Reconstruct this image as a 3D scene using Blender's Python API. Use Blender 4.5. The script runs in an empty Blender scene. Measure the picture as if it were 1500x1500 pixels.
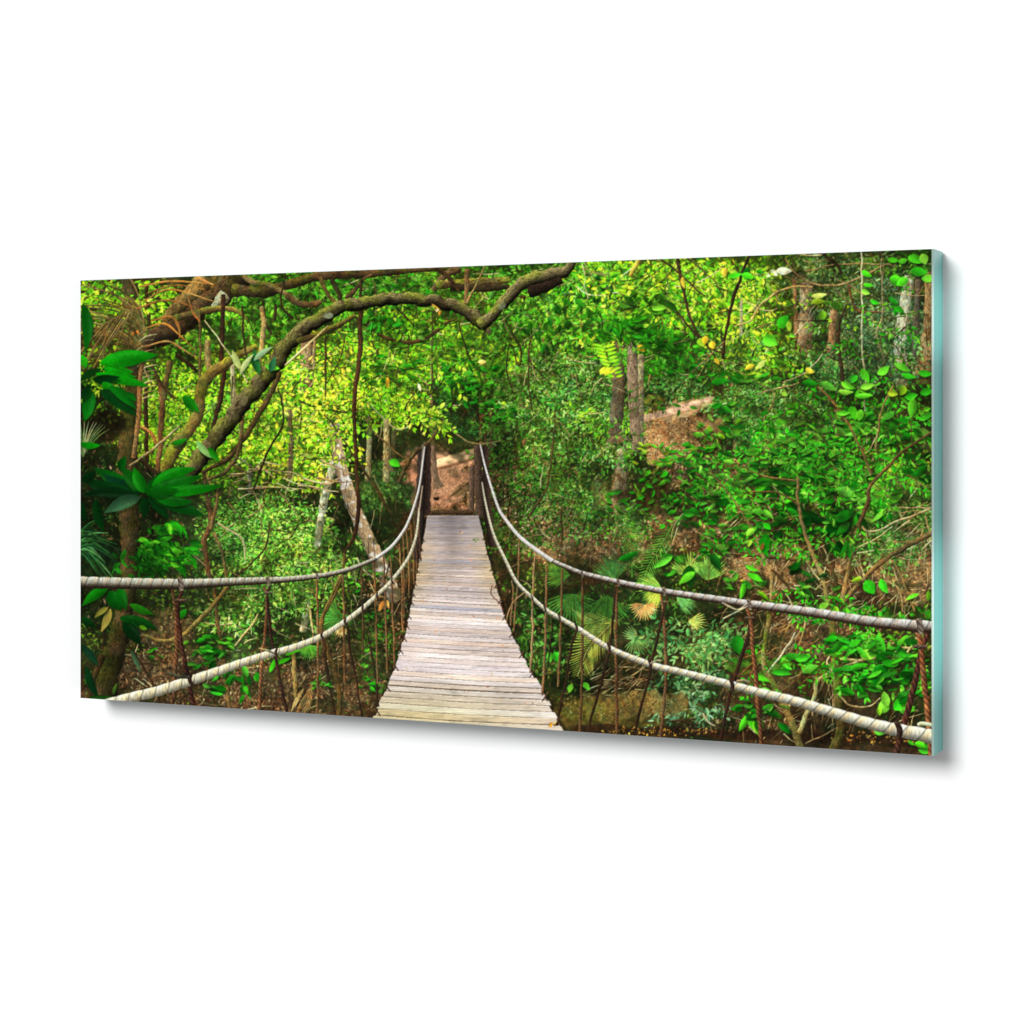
# ---------------------------------------------------------------------------
# PART 1 - the picture that is printed on the glass, drawn stroke by stroke and
# leaf by leaf into an array (x, y below are positions on the print)
# ---------------------------------------------------------------------------
import math, random
import numpy as np

S = 2.0                                   # canvas cells per unit
X0, Y0, X1, Y1 = 108, 356, 1376, 1116
WC, HC = int((X1-X0)*S), int((Y1-Y0)*S)
R = random.Random(7)
NR = np.random.RandomState(11)
C = np.zeros((HC, WC, 3), np.float32)
ID = np.zeros((HC, WC), np.uint8)

def A(*c): return np.array(c, np.float32)

def up(a, h, w):
    """smooth (cubic-eased bilinear) resize of a 2-D or 3-D grid"""
    gh, gw = a.shape[:2]
    y = np.linspace(0, gh-1.001, h); x = np.linspace(0, gw-1.001, w)
    yi = y.astype(int); xi = x.astype(int)
    fy = (y-yi); fx = (x-xi)
    fy = fy*fy*(3-2*fy); fx = fx*fx*(3-2*fx)
    if a.ndim == 3:
        fy = fy[:, None, None]; fx = fx[None, :, None]
    else:
        fy = fy[:, None]; fx = fx[None, :]
    r0 = a[yi]; r1 = a[np.minimum(yi+1, gh-1)]
    r = r0*(1-fy)+r1*fy
    x1 = np.minimum(xi+1, gw-1)
    return (r[:, xi]*(1-fx)+r[:, x1]*fx).astype(np.float32)

def noise(cx, cy=None, h=HC, w=WC):
    """value noise with cells of cx by cy units, about 0..1"""
    cy = cy or cx
    return up(NR.rand(max(2, int(h/S/cy)+2), max(2, int(w/S/cx)+2)).astype(np.float32), h, w)

def box(a, r):
    """box blur by r cells"""
    if r < 1: return a
    for ax in (0, 1):
        p = np.concatenate([np.repeat(a.take([0], ax), r+1, ax), a, np.repeat(a.take([-1], ax), r, ax)], ax)
        c = np.cumsum(p, ax, dtype=np.float64)
        n = a.shape[ax]
        a = ((c.take(range(2*r+1, 2*r+1+n), ax)-c.take(range(0, n), ax))/(2*r+1)).astype(np.float32)
    return a

N6, N14, N40, N90 = noise(6), noise(14), noise(40), noise(90)
NF = noise(1.3)                            # fine grain
BARK = NR.rand(256, 256).astype(np.float32)
BARK = (BARK+np.roll(BARK, 1, 0)+np.roll(BARK, 2, 0)+np.roll(BARK, 3, 0))/4   # streaks along the stem
BARK = (BARK-BARK.mean())/BARK.std()
BLOT = up(NR.rand(24, 24).astype(np.float32), 256, 256)
PITS = BARK*0.5+((NR.rand(256, 256) > 0.93)*-1.6).astype(np.float32)

def at(f, x, y):
    j = min(max(int((y-Y0)*S), 0), HC-1); i = min(max(int((x-X0)*S), 0), WC-1)
    return f[j, i]

def leaf(x, y, L, W, ang, col, soft=0.8, alpha=1.0, half=None, vein=0.0, bend=0.0, grad=None, gloss=0.0, tag=None, rag=0.0):
    """one leaf: base at x, y, length L along ang (radians, y down), greatest half-width W"""
    px, py = (x-X0)*S, (y-Y0)*S
    L *= S; W = max(W*S, 0.55)
    if half is None: half = R.uniform(-0.30, 0.30)
    if grad is None: grad = R.uniform(-0.45, 0.45)
    c, s = math.cos(ang), math.sin(ang)
    ex, ey = px+c*L, py+s*L
    b = W+abs(bend)*L*0.3+2
    i0 = max(int(min(px, ex)-b), 0); i1 = min(int(max(px, ex)+b)+1, WC)
    j0 = max(int(min(py, ey)-b), 0); j1 = min(int(max(py, ey)+b)+1, HC)
    if i1 <= i0 or j1 <= j0: return
    dx = np.arange(i0, i1, dtype=np.float32)[None, :]+0.5-px
    dy = np.arange(j0, j1, dtype=np.float32)[:, None]+0.5-py
    u = (dx*c+dy*s)/L
    t = dy*c-dx*s
    if bend: t = t+bend*L*(u*(1-u))
    uc = np.clip(u, 0, 1)
    hw = 2.95*W*uc**0.78*(1-uc)**1.1
    if rag: hw = hw*(1+rag*np.sin(u*L/S*2.6))
    m = np.clip((hw-np.abs(t))/soft+0.5, 0, 1)
    m = m*((u > 0) & (u < 1))
    if alpha < 1: m = m*alpha
    sh = 1+half*np.clip(t/(W*0.5+0.3), -1, 1)
    if grad: sh = sh+grad*(uc-0.5)
    if vein:
        sh = sh+vein*np.clip(1.2-np.abs(t)/(0.06*W+0.6), 0, 1)*(1-uc)
        sh = sh+0.10*vein/0.3*np.sin((u*L-np.abs(t)*0.9)/max(L*0.055, 2.0)*6.283/2)*np.clip(np.abs(t)/W, 0, 1)
    k = sh[..., None]*col
    if gloss:
        g = gloss*np.exp(-((t+W*0.45)/(W*0.28))**2)*np.clip(np.sin(uc*3.14), 0, 1)
        k = k+g[..., None]*A(190, 215, 190)
    d = C[j0:j1, i0:i1]
    d += m[..., None]*(k-d)
    if tag is not None:
        v = ID[j0:j1, i0:i1]; v[m > 0.5] = tag

def shaded(x, y, L, W, ang, col, **kw):
    leaf(x+R.uniform(1, 3), y+R.uniform(2, 5), L, W, ang, A(10, 22, 6), soft=3.5, alpha=0.45, half=0, grad=0, bend=kw.get('bend', 0.0))
    leaf(x, y, L, W, ang, col, **kw)

def mottle(amount=0.5, cells=(26, 10), thr=0.5, col=(28, 34, 16), box_=None, y0=None):
    """pockets of deep shade inside the printed foliage, laid before the next layer of leaves"""
    n = noise(cells[0], cells[0]*0.7)*0.6+noise(cells[1], cells[1]*0.7)*0.4
    m = np.clip((n-thr)*5, 0, 1)*amount
    if box_:
        w = np.zeros((HC, WC), np.float32)
        a, b, c, d = [int(v*S) for v in (box_[0]-X0, box_[1]-Y0, box_[2]-X0, box_[3]-Y0)]
        w[max(b, 0):d, max(a, 0):c] = 1
        m = m*box(w, int(20*S))
    C[:] = C*(1-m[..., None])+A(*col)*m[..., None]

def curve(pts, step=1.0):
    """Catmull-Rom through pts (rows of any width), about one sample per step units"""
    P = np.array(pts, np.float64)
    if len(P) == 2: P = np.vstack([P[0], P.mean(0), P[1]])
    P = np.vstack([2*P[0]-P[1], P, 2*P[-1]-P[-2]])
    out = []
    for i in range(1, len(P)-2):
        n = max(2, int(np.hypot(*(P[i+1]-P[i])[:2])/step))
        t = np.linspace(0, 1, n, endpoint=False)[:, None]
        a, b, c, d = P[i-1:i+3]
        out.append(0.5*((2*b)+(c-a)*t+(2*a-5*b+4*c-d)*t*t+(3*b-a-3*c+d)*t**3))
    out.append(P[-2][None])
    return np.vstack(out)

def stroke(pts, col, tex='bark', tag=None, alpha=1.0, soft=0.9, light=(-0.5, -0.85), amb=0.45, moss=None, wob=0.0,
           contrast=0.22, pitch=1.0, col2=None, blotch=None, under=None):
    """a stem, branch or rope: pts are (x, y, full width)"""
    Q = curve(pts, 1.0)
    if wob:
        n = len(Q); k = max(3, int(n/14)+2)
        Q[:, 0] += (up(NR.rand(k, 2).astype(np.float32), n, 2)[:, 0]-0.5)*wob*2
        Q[:, 1] += (up(NR.rand(k, 2).astype(np.float32), n, 2)[:, 0]-0.5)*wob*2
    Q[:, 0] = (Q[:, 0]-X0)*S; Q[:, 1] = (Q[:, 1]-Y0)*S; Q[:, 2] *= S/2
    T = np.gradient(Q[:, :2], axis=0); ln = np.hypot(T[:, 0], T[:, 1])+1e-6
    T /= ln[:, None]
    arc = np.concatenate([[0], np.cumsum(np.hypot(*np.diff(Q[:, :2], axis=0).T))])
    pha = np.concatenate([[0], np.cumsum(np.diff(arc)/(pitch*np.maximum(Q[1:, 2], 0.8)))])
    wm = Q[:, 2].max()+3
    i0 = max(int(Q[:, 0].min()-wm), 0); i1 = min(int(Q[:, 0].max()+wm)+2, WC)
    j0 = max(int(Q[:, 1].min()-wm), 0); j1 = min(int(Q[:, 1].max()+wm)+2, HC)
    if i1 <= i0 or j1 <= j0: return
    D = np.full((j1-j0, i1-i0), 1e9, np.float32)     # |q| over half width
    Qs = np.zeros_like(D); Ar = np.zeros_like(D); Hw = np.ones_like(D); Nx = np.zeros_like(D); Ny = np.zeros_like(D); Ph = np.zeros_like(D)
    for k in range(len(Q)):
        x, y, w = Q[k]
        r = w+3
        a0 = max(int(x-r)-i0, 0); a1 = min(int(x+r)+2-i0, i1-i0)
        b0 = max(int(y-r)-j0, 0); b1 = min(int(y+r)+2-j0, j1-j0)
        if a1 <= a0 or b1 <= b0: continue
        tx, ty = T[k]
        dx = np.arange(a0, a1, dtype=np.float32)[None, :]+(i0+0.5-x)
        dy = np.arange(b0, b1, dtype=np.float32)[:, None]+(j0+0.5-y)
        al = dx*tx+dy*ty; q = dy*tx-dx*ty
        e = np.abs(q)+np.maximum(np.abs(al)-1.3, 0)*6
        d = D[b0:b1, a0:a1]
        m = e < d
        d[m] = e[m]
        Qs[b0:b1, a0:a1][m] = q[m]; Ar[b0:b1, a0:a1][m] = (arc[k]+al)[m]; Hw[b0:b1, a0:a1][m] = w
        if tex == 'rope': Ph[b0:b1, a0:a1][m] = (pha[k]+al/(pitch*max(w, 0.8)))[m]
        Nx[b0:b1, a0:a1][m] = -ty; Ny[b0:b1, a0:a1][m] = tx
    qn = np.clip(Qs/np.maximum(Hw, 0.4), -1, 1)
    hw = Hw
    if tex == 'bark':
        hw = Hw*(1+0.13*np.sin(Ar*0.11)*np.sin(Ar*0.043+1)+0.05*np.sin(Ar*0.27+np.sign(Qs)*1.3)) if wm > 8 else Hw
    if tex == 'rope':
        ph = Ph+0.20*qn
        hw = Hw*(0.93+0.09*np.abs(np.sin(ph*math.pi)))
    m = np.clip((hw-D)/soft+0.5, 0, 1)*alpha
    if wm < 4: m = m*np.clip(Hw*1.6, 0, 1)
    nx = Nx*qn; ny = Ny*qn
    lam = nx*light[0]+ny*light[1]+np.sqrt(np.maximum(1-qn*qn, 0))*0.35
    sh = amb+(1.25-amb)*np.clip(lam*0.75+0.35, 0, 1.15)
    base = np.zeros(D.shape+(3,), np.float32)+col
    if tex == 'bark':
        ai = (Ar*0.5).astype(int) % 256; qi = ((np.arcsin(qn)+2)*np.maximum(Hw, 2)*0.75).astype(int) % 256
        sh = sh*(1+contrast*PITS[ai, qi])
        if blotch is not None:
            bl = np.clip((BLOT[(Ar*0.9).astype(int) % 256, ((qn+2)*Hw*1.1).astype(int) % 256]-0.52)*6, 0, 1)
            base = base*(1-bl[..., None])+blotch*bl[..., None]
        if moss is not None:
            mm = np.clip(BLOT[(Ar*0.35).astype(int) % 256, ((qn+2)*Hw*0.5).astype(int) % 256]*1.9-0.55-0.35*ny, 0, 0.9)
            base = base*(1-mm[..., None])+moss*mm[..., None]
    elif tex == 'rope':
        fr = ph-np.floor(ph)
        gro = np.clip(np.minimum(fr, 1-fr)*11, 0, 1)
        c2 = col2 if col2 is not None else col
        band = np.clip(1-np.abs(fr-0.26)/0.24, 0, 1)**0.6
        wgt = np.clip(band*1.1, 0, 1)*(0.7+0.3*BLOT[(Ar*0.2).astype(int) % 256, 40])
        base = base*(1-wgt[..., None])+c2*wgt[..., None]
        if under is not None:
            uw = np.clip((qn*np.sign(Ny+1e-6))*1.6+0.02+0.25*BARK[(Ar*1.1).astype(int) % 256, ((qn+2)*12).astype(int) % 256], 0, 1)
            base = base*(1-uw[..., None])+under*uw[..., None]
        sh = sh*(0.62+0.38*gro)*(1+0.09*BARK[(Ar*1.7).astype(int) % 256, ((ph*9).astype(int)) % 256]+0.05*(fr-0.5))
    elif tex == 'twist':
        sh = sh*(0.85+0.25*np.sin((Ar/np.maximum(Hw, 1)/1.1+qn*1.2)*3.0))*(1+0.1*BARK[(Ar*1.3).astype(int) % 256, ((qn+2)*9).astype(int) % 256])
    k = base*sh[..., None]
    d = C[j0:j1, i0:i1]
    d += m[..., None]*(k-d)
    if tag is not None:
        v = ID[j0:j1, i0:i1]; v[m > 0.5] = tag

def twig(x, y, ang, L, w, col, curl=0.0, **kw):
    pts = []
    n = 4
    a = ang
    for i in range(n+1):
        pts.append((x, y, w*(1-0.6*i/n)))
        x += math.cos(a)*L/n; y += math.sin(a)*L/n
        a += curl/n+R.uniform(-0.18, 0.18)
    stroke(pts, col, tex='flat', **kw)
    return x, y

def jit(c, v=0.12):
    f = 1+R.uniform(-v, v)
    return A(*[min(255, q*f*(1+R.uniform(-0.05, 0.05))) for q in c])

def pick(pal): return jit(R.choice(pal))

def sprig(x, y, ang, n, L, pal, asp=0.34, stem=(70, 60, 30), gap=0.55, curl=0.3, k=1.0, tag=None, droop=0.25, **kw):
    """a twig with leaves set alternately along it"""
    a = ang
    px, py = x, y
    side = R.choice((-1, 1))
    leaves = []
    for i in range(n):
        nx, ny = px+math.cos(a)*L*gap, py+math.sin(a)*L*gap
        if L > 7: stroke([(px, py, max(0.9, L*0.07)), (nx, ny, max(0.8, L*0.06))], A(*stem), tex='flat', tag=tag)
        px, py = nx, ny
        a += curl/n
        la = a+side*R.uniform(0.5, 1.1)
        la += droop*math.cos(la)
        f = 1-0.35*abs(i-(n-1)*0.45)/n
        leaves.append((px, py, L*f*R.uniform(0.8, 1.15), la))
        side = -side
    leaves.append((px, py, L*0.85, a+R.uniform(-0.3, 0.3)))
    for (lx, ly, ll, la) in leaves:
        fo = 0.28+0.72*abs(math.sin(R.uniform(0, 3.14)))*R.uniform(0.7, 1)
        leaf(lx, ly, ll, ll*asp*fo, la, pick(pal)*k, bend=R.uniform(-0.25, 0.25), tag=tag, **kw)

def clump(cx, cy, rx, ry, n, L, pal, asp=0.34, dark=0.55, hi=1.05, ang=None, spread=math.pi, tag=None, flat=False, **kw):
    """loose leaves filling an uneven blob, dark ones first"""
    for i in range(n):
        t = i/n
        for _ in range(6):
            r = math.sqrt(R.random()); th = R.uniform(0, 6.283)
            x = cx+rx*r*math.cos(th); y = cy+ry*r*math.sin(th)
            if at(N14, x, y)+0.5*at(N40, x, y) > 0.45+0.35*r: break
        k = dark+(hi-dark)*(t*0.7+0.3*at(N14, x+4, y+4))
        l = L*R.uniform(0.65, 1.25)
        a = R.uniform(0, 6.283) if ang is None else ang+R.uniform(-spread, spread)
        leaf(x, y, l, l*asp*R.uniform(0.3, 1.0), a, pick(pal)*k, bend=R.uniform(-0.25, 0.25), tag=tag, **kw)

def fan(x, y, L, a0, a1, n, col, w=0.035, **kw):
    """fan-palm blade"""
    for i in range(n):
        a = a0+(a1-a0)*i/(n-1)
        l = L*(0.78+0.22*math.sin(math.pi*i/(n-1)))*R.uniform(0.9, 1.05)
        leaf(x, y, l, l*w*R.uniform(0.8, 1.2), a, jit(col, 0.16), half=0.2, bend=R.uniform(-0.06, 0.06), **kw)

def frond(pts, n, L, col, a_off=0.8, w=0.05, stemcol=None, fall=0.0, **kw):
    """feather-palm frond along pts"""
    Q = curve([(p[0], p[1], 1) for p in pts], 1.0)
    T = np.gradient(Q[:, :2], axis=0)
    for i in range(n):
        k = int((i+0.5)/n*(len(Q)-1))
        a = math.atan2(T[k, 1], T[k, 0])
        f = math.sin(math.pi*(0.15+0.8*(i+0.5)/n))
        for s in (-1, 1):
            l = L*f*R.uniform(0.85, 1.1)
            la = a+s*a_off
            la += fall*math.cos(la)
            leaf(Q[k, 0], Q[k, 1], l, max(l*w, 0.5), la, jit(col, 0.2), half=0.15, bend=s*0.12, **kw)
    stroke([(p[0], p[1], 1.6) for p in pts], A(*(stemcol or col))*1.05, tex='flat')

# ------------------------------------------------------------------ palettes
YG = [(168, 212, 42), (132, 198, 30), (98, 174, 24), (190, 222, 70), (70, 132, 22), (112, 186, 32), (48, 96, 18), (140, 190, 50)]
YY = [(222, 222, 66), (196, 218, 56), (214, 196, 50), (164, 214, 44), (226, 234, 110)]
GG = [(62, 142, 26), (88, 172, 34), (44, 106, 20), (120, 190, 52), (30, 80, 16), (78, 150, 36), (102, 168, 60)]
NG = [(34, 150, 24), (22, 122, 18), (60, 178, 36), (14, 94, 14), (44, 160, 30), (90, 196, 50)]
NB = [(70, 206, 28), (98, 218, 42), (46, 186, 26), (130, 224, 58)]
ND = [(8, 84, 12), (6, 62, 12), (12, 104, 14), (4, 46, 10)]
BG = [(84, 136, 46), (60, 110, 34), (110, 162, 60), (42, 84, 26), (124, 150, 80), (30, 56, 20), (70, 138, 40)]
BT = [(74, 142, 58), (50, 112, 44), (110, 172, 84), (36, 82, 36), (136, 184, 110)]
DG = [(38, 68, 22), (54, 92, 30), (26, 46, 16), (76, 98, 46), (70, 58, 36), (30, 60, 22)]
LT = [(148, 114, 86), (116, 84, 62), (86, 60, 44), (182, 146, 114), (54, 36, 26), (126, 88, 64), (100, 78, 56)]
OL = [(118, 90, 46), (94, 78, 38), (146, 154, 52), (84, 114, 32), (62, 42, 26), (120, 100, 50)]
MX = [(92, 122, 42), (62, 102, 30), (132, 152, 60), (106, 90, 46), (42, 72, 22), (124, 172, 44)]
ZONE = {  # base colour, palette, leaf length, aspect, leaves per 1000 square units
    'Y': (A(64, 82, 22), YG, (4.5, 9), 0.36, 74), 'G': (A(32, 56, 14), GG, (5, 11), 0.36, 60),
    'M': (A(44, 46, 24), MX, (3.5, 8), 0.32, 74), 'B': (A(42, 52, 32), BG, (3, 6.5), 0.33, 120),
    'D': (A(24, 30, 15), DG, (4, 9), 0.24, 70), 'L': (A(70, 46, 30), LT, (2.5, 7), 0.2, 120),
    'O': (A(58, 48, 24), OL, (5, 12), 0.16, 60), 'K': (A(92, 74, 36), [(112, 90, 44), (84, 68, 32), (128, 104, 56), (96, 96, 40)], (2, 4), 0.4, 60),
    'W': (A(46, 33, 24), [(62, 46, 32), (40, 28, 20), (84, 62, 40)], (3, 9), 0.12, 30),
}
MAP = ["OOMMGGGGGGYYYBMG", "OOMGGYYYGGYYYMBB", "OYGYYYYYGGGMYMBB", "OYYYYYYYGBMMYBBM", "DYYYYYBDBBMLBBBM",
       "DYYYYDDDBBLLBBMM", "DDYYYDLLBBMLMMMM", "DDBBDDLLBBLMLMMB", "DDBBDDLLLBMLLLLB", "DMBBDDLLMLDMLLLL",
       "DMBBDDLLDDDDLLLM", "MMMBDDLLDDDDLLDM", "LLLLLLLLDDDBLLDM", "LLLLLLLLKKKBLWWD", "LLLLLLLLWWWWWWWW"]

def zone(x, y):
    i = int((x+R.uniform(-26, 26)-117)/78.125); j = int((y+R.uniform(-18, 18)-365)/50)
    return MAP[min(max(j, 0), 14)][min(max(i, 0), 15)]

# ------------------------------------------------------------------ ground tone of every zone, then its leaves
g = np.array([[ZONE[c][0] for c in r] for r in MAP], np.float32)
Cb = up(g, int(750*S), int(1250*S))
oy, ox = int((365-Y0)*S), int((117-X0)*S)
C[:] = Cb[0, 0]
C[oy:oy+Cb.shape[0], ox:ox+Cb.shape[1]] = Cb[:HC-oy, :WC-ox]
C[:, :ox] = C[:, ox:ox+1]; C[:, ox+Cb.shape[1]:] = C[:, ox+Cb.shape[1]-1:ox+Cb.shape[1]]
C[oy+Cb.shape[0]:] = C[oy+Cb.shape[0]-1]; C[:oy] = C[oy]
C *= (0.45+0.9*N14*N6+0.35*N40)[..., None]

def scatter(total, y0=362, y1=1110, lo=0.45, hi=1.2, gate=0.0, scale=1.0):
    for i in range(total):
        t = i/total
        x = R.uniform(112, 1372); y = R.uniform(y0, y1)
        z = zone(x, y)
        b, pal, (l0, l1), asp, den = ZONE[z]
        if R.random() > den/120: continue
        v = 0.6*at(N14, x, y)+0.4*at(N40, x, y)
        if v < gate: continue
        l = R.uniform(l0, l1)*scale
        k = (lo+(hi-lo)*(0.35*t+0.65*min(1, max(0, (v-0.2)*1.7))))
        a = R.gauss(0.5, 1.0) if z in 'YGMB' else R.uniform(0, 6.283)
        if R.random() < 0.5: a = math.pi-a
        c = pick(pal)
        if z == 'L' and R.random() < 0.10: c = pick(GG); l *= 1.3
        if z == 'D' and R.random() < 0.16: c = pick(LT); l *= 1.2
        leaf(x, y, l, l*asp*R.uniform(0.5, 1.1), a, c*k, bend=R.uniform(-0.3, 0.3))



NV = [(70, 168, 40), (104, 196, 52), (50, 146, 32), (88, 182, 44), (128, 208, 66)]
scatter(52000, lo=0.4, hi=1.05)

def litter(poly_c, n, pal, l=(2, 6), k=(0.6, 1.2), asp=0.25):
    cx, cy, rx, ry = poly_c
    for i in range(n):
        r = math.sqrt(R.random()); th = R.uniform(0, 6.283)
        x, y = cx+rx*r*math.cos(th), cy+ry*r*math.sin(th)
        ll = R.uniform(*l)
        leaf(x, y, ll, ll*asp*R.uniform(0.5, 1.2), R.uniform(0, 6.283), pick(pal)*R.uniform(*k), bend=R.uniform(-.2, .2))

def blob(cx, cy, rx, ry, col, alpha=0.8, ns=0.6, ang=0.0, tag=None):
    """a soft-edged patch of ground"""
    r = max(rx, ry)*1.25
    i0 = max(int((cx-r-X0)*S), 0); i1 = min(int((cx+r-X0)*S), WC)
    j0 = max(int((cy-r-Y0)*S), 0); j1 = min(int((cy+r-Y0)*S), HC)
    x = (np.arange(i0, i1)/S+X0-cx)[None, :]; y = (np.arange(j0, j1)/S+Y0-cy)[:, None]
    c, s = math.cos(ang), math.sin(ang)
    d = ((x*c+y*s)/rx)**2+((y*c-x*s)/ry)**2
    n = N14[j0:j1, i0:i1]*0.6+N6[j0:j1, i0:i1]*0.4
    m = np.clip((1.0-d+(n-0.5)*ns*2)*2.2, 0, 1)*alpha
    k = (0.6+0.5*N6[j0:j1, i0:i1]+0.35*NF[j0:j1, i0:i1])[..., None]*col
    C[j0:j1, i0:i1] += m[..., None]*(k-C[j0:j1, i0:i1])
    if tag is not None: ID[j0:j1, i0:i1][m > 0.45*alpha] = tag

# ---------------------------------------------------------------- the far slope: paths and leaf litter
FOREST, DECK, PATH, POST_A, POST_B, ROPE_A, ROPE_B, ROPE_C, ROPE_D, BOUGH, TRUNK_A, TRUNK_B, STEP, NEAR, SLOPE = range(15)
for (x, y, rx, ry, n) in ((975, 640, 45, 34, 900), (1040, 700, 60, 40, 700), (800, 790, 60, 36, 700), (890, 800, 70, 30, 700),
                          (1130, 830, 70, 40, 800), (1330, 830, 50, 60, 800), (1000, 770, 60, 30, 600), (1190, 930, 70, 40, 600),
                          (250, 990, 90, 40, 1300), (420, 1010, 120, 40, 1500), (500, 990, 60, 50, 900), (230, 920, 60, 30, 300)):
    blob(x, y, rx, ry, A(118, 84, 60) if y < 900 else A(66, 48, 37), 0.65)
    litter((x, y, rx, ry), n*2, LT, (2, 6.5), (0.6, 1.2) if y < 900 else (0.35, 1.05))
blob(645, 705, 66, 54, A(204, 150, 108), 0.9, ns=0.9, tag=PATH)
litter((640, 712, 64, 48), 1500, [(210, 156, 114), (172, 122, 86), (224, 172, 128), (120, 80, 54), (190, 136, 96)], (1.2, 3.4))
blob(600, 690, 18, 26, A(170, 104, 74), 0.5)
blob(664, 651, 40, 11, A(64, 54, 28), 0.85, ang=-0.1)
litter((664, 654, 36, 9), 160, [(120, 92, 56), (86, 66, 40), (60, 66, 30), (140, 100, 66)], (1.5, 3.5))
stroke([(618, 688, 8), (640, 679, 11), (664, 672, 12), (700, 661, 11)], A(255, 204, 150), tex='flat', soft=5, amb=1.02, tag=PATH)
litter((665, 672, 34, 6), 50, [(236, 186, 136), (206, 150, 104), (190, 134, 90)], (1.2, 2.6), (0.85, 1.05))
stroke([(632, 688, 3), (660, 682, 4), (694, 672, 3)], A(120, 78, 48), tex='flat', soft=4, alpha=0.6)
blob(672, 700, 22, 9, A(164, 114, 80), 0.6, ang=-0.2)
blob(680, 716, 17, 10, A(92, 74, 44), 0.85, ang=-0.5)
stroke([(656, 730, 3), (668, 720, 4), (684, 708, 4), (694, 704, 3)], A(112, 86, 52), contrast=0.3)
blob(640, 718, 8, 3, A(206, 150, 112), 0.6); blob(652, 728, 10, 4, A(168, 112, 80), 0.6)
blob(639, 730, 5, 3.4, A(24, 14, 8), 0.95)
litter((662, 715, 30, 26), 260, [(206, 146, 106), (130, 84, 56), (90, 60, 38), (222, 168, 126)], (1.2, 3))
litter((660, 742, 34, 7), 200, [(206, 128, 84), (160, 96, 62), (120, 70, 44)], (1.5, 3.5))
blob(1000, 590, 34, 8, A(196, 140, 108), 0.6, ang=-0.25)
litter((985, 600, 46, 12), 60, [(222, 176, 146), (190, 136, 104), (150, 100, 70)], (1.5, 4))
blob(958, 585, 24, 9, A(120, 110, 36), 0.7)
litter((970, 635, 40, 22), 500, [(190, 140, 104), (160, 104, 70), (214, 168, 128), (110, 66, 42)], (2, 5))
clump(588, 700, 16, 40, 130, 6, [(46, 80, 30), (32, 58, 22), (84, 112, 56)], 0.25, 0.6, 1.1)
# dark hollow beyond the gate, above the path
blob(670, 628, 44, 24, A(24, 34, 16), 0.85)
clump(672, 612, 46, 30, 700, 5.5, [(30, 60, 24), (44, 84, 34), (22, 44, 18), (56, 100, 44)], 0.35, 0.6, 1.1)
clump(660, 575, 50, 26, 500, 6, [(44, 96, 30), (30, 70, 24), (70, 130, 44)], 0.36, 0.6, 1.1)

# ---------------------------------------------------------------- undergrowth between the left bank and the bridge
blob(560, 730, 46, 50, A(28, 34, 18), 0.75); blob(545, 860, 70, 60, A(36, 30, 20), 0.6)
clump(556, 722, 48, 52, 1500, 7, [(46, 80, 30), (32, 58, 22), (64, 100, 40), (24, 40, 16), (84, 112, 56)], 0.2, 0.6, 1.15, ang=1.2, spread=1.0)
clump(530, 800, 50, 44, 900, 7, [(40, 70, 26), (28, 48, 18), (60, 94, 38)], 0.22, 0.6, 1.1, ang=1.3, spread=1.0)
litter((545, 900, 60, 70), 900, LT, (2, 7), (0.4, 1.0))
clump(560, 950, 40, 60, 300, 9, DG+GG[:2], 0.3, 0.6, 1.1)

# ---------------------------------------------------------------- trunks in the distance
tan, grey, brn = A(142, 120, 92), A(140, 130, 114), A(112, 84, 62)
stroke([(450, 470, 20), (449, 520, 22), (448, 585, 20)], A(104, 80, 64), contrast=0.3, blotch=A(70, 56, 48))
stroke([(541, 590, 7), (541, 650, 8), (539, 705, 9)], A(116, 104, 78), blotch=A(150, 140, 110))
stroke([(565, 500, 8), (566, 600, 9), (566, 705, 10)], A(126, 110, 78), blotch=A(150, 138, 100))
stroke([(576, 590, 6), (577, 640, 7), (574, 690, 8)], A(90, 80, 58))
stroke([(489, 676, 12), (480, 712, 13), (472, 748, 12), (463, 810, 11), (452, 880, 11), (444, 925, 10)], A(132, 124, 110), contrast=0.35, blotch=A(190, 186, 172))
stroke([(486, 590, 16), (490, 640, 18), (500, 690, 19), (519, 745, 20), (544, 800, 20), (562, 838, 22), (580, 880, 20)], A(150, 124, 88),
       contrast=0.28, blotch=A(204, 196, 178), tag=TRUNK_A, light=(0.3, -0.7), amb=0.6)
stroke([(631, 440, 4), (631, 565, 5), (632, 620, 6.5), (634, 660, 8), (637, 695, 10), (643, 714, 15)], A(134, 106, 80), contrast=0.3, amb=0.6)
stroke([(636, 566, 2), (640, 572, 1.5), (644, 562, 1.2)], A(150, 130, 100), tex='flat')
stroke([(706, 580, 10), (708, 640, 11), (709, 665, 12)], A(112, 72, 48), contrast=0.3)
stroke([(720, 600, 8), (721, 640, 9), (722, 665, 9)], A(70, 46, 34))
stroke([(907, 470, 19), (906, 560, 21), (903, 610, 22), (899, 642, 22)], A(74, 58, 46), contrast=0.3)
stroke([(939, 505, 10), (938, 590, 11), (938, 660, 10)], A(110, 94, 74), contrast=0.3)
stroke([(925, 480, 15), (926, 540, 16), (929, 600, 16), (932, 662, 15)], A(150, 130, 104), contrast=0.34, blotch=A(112, 100, 74), tag=TRUNK_B, amb=0.6)
stroke([(912, 650, 18), (908, 700, 22), (903, 748, 24)], A(132, 102, 78), contrast=0.34, blotch=A(90, 70, 50))
stroke([(1181, 400, 19), (1180, 460, 22), (1178, 530, 23)], A(128, 102, 82), contrast=0.34, blotch=A(98, 76, 60), amb=0.6)
stroke([(1163, 405, 6), (1166, 470, 7), (1168, 530, 7)], A(120, 84, 60))
stroke([(1085, 420, 6), (1086, 480, 7), (1084, 540, 9)], A(120, 104, 84))
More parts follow.
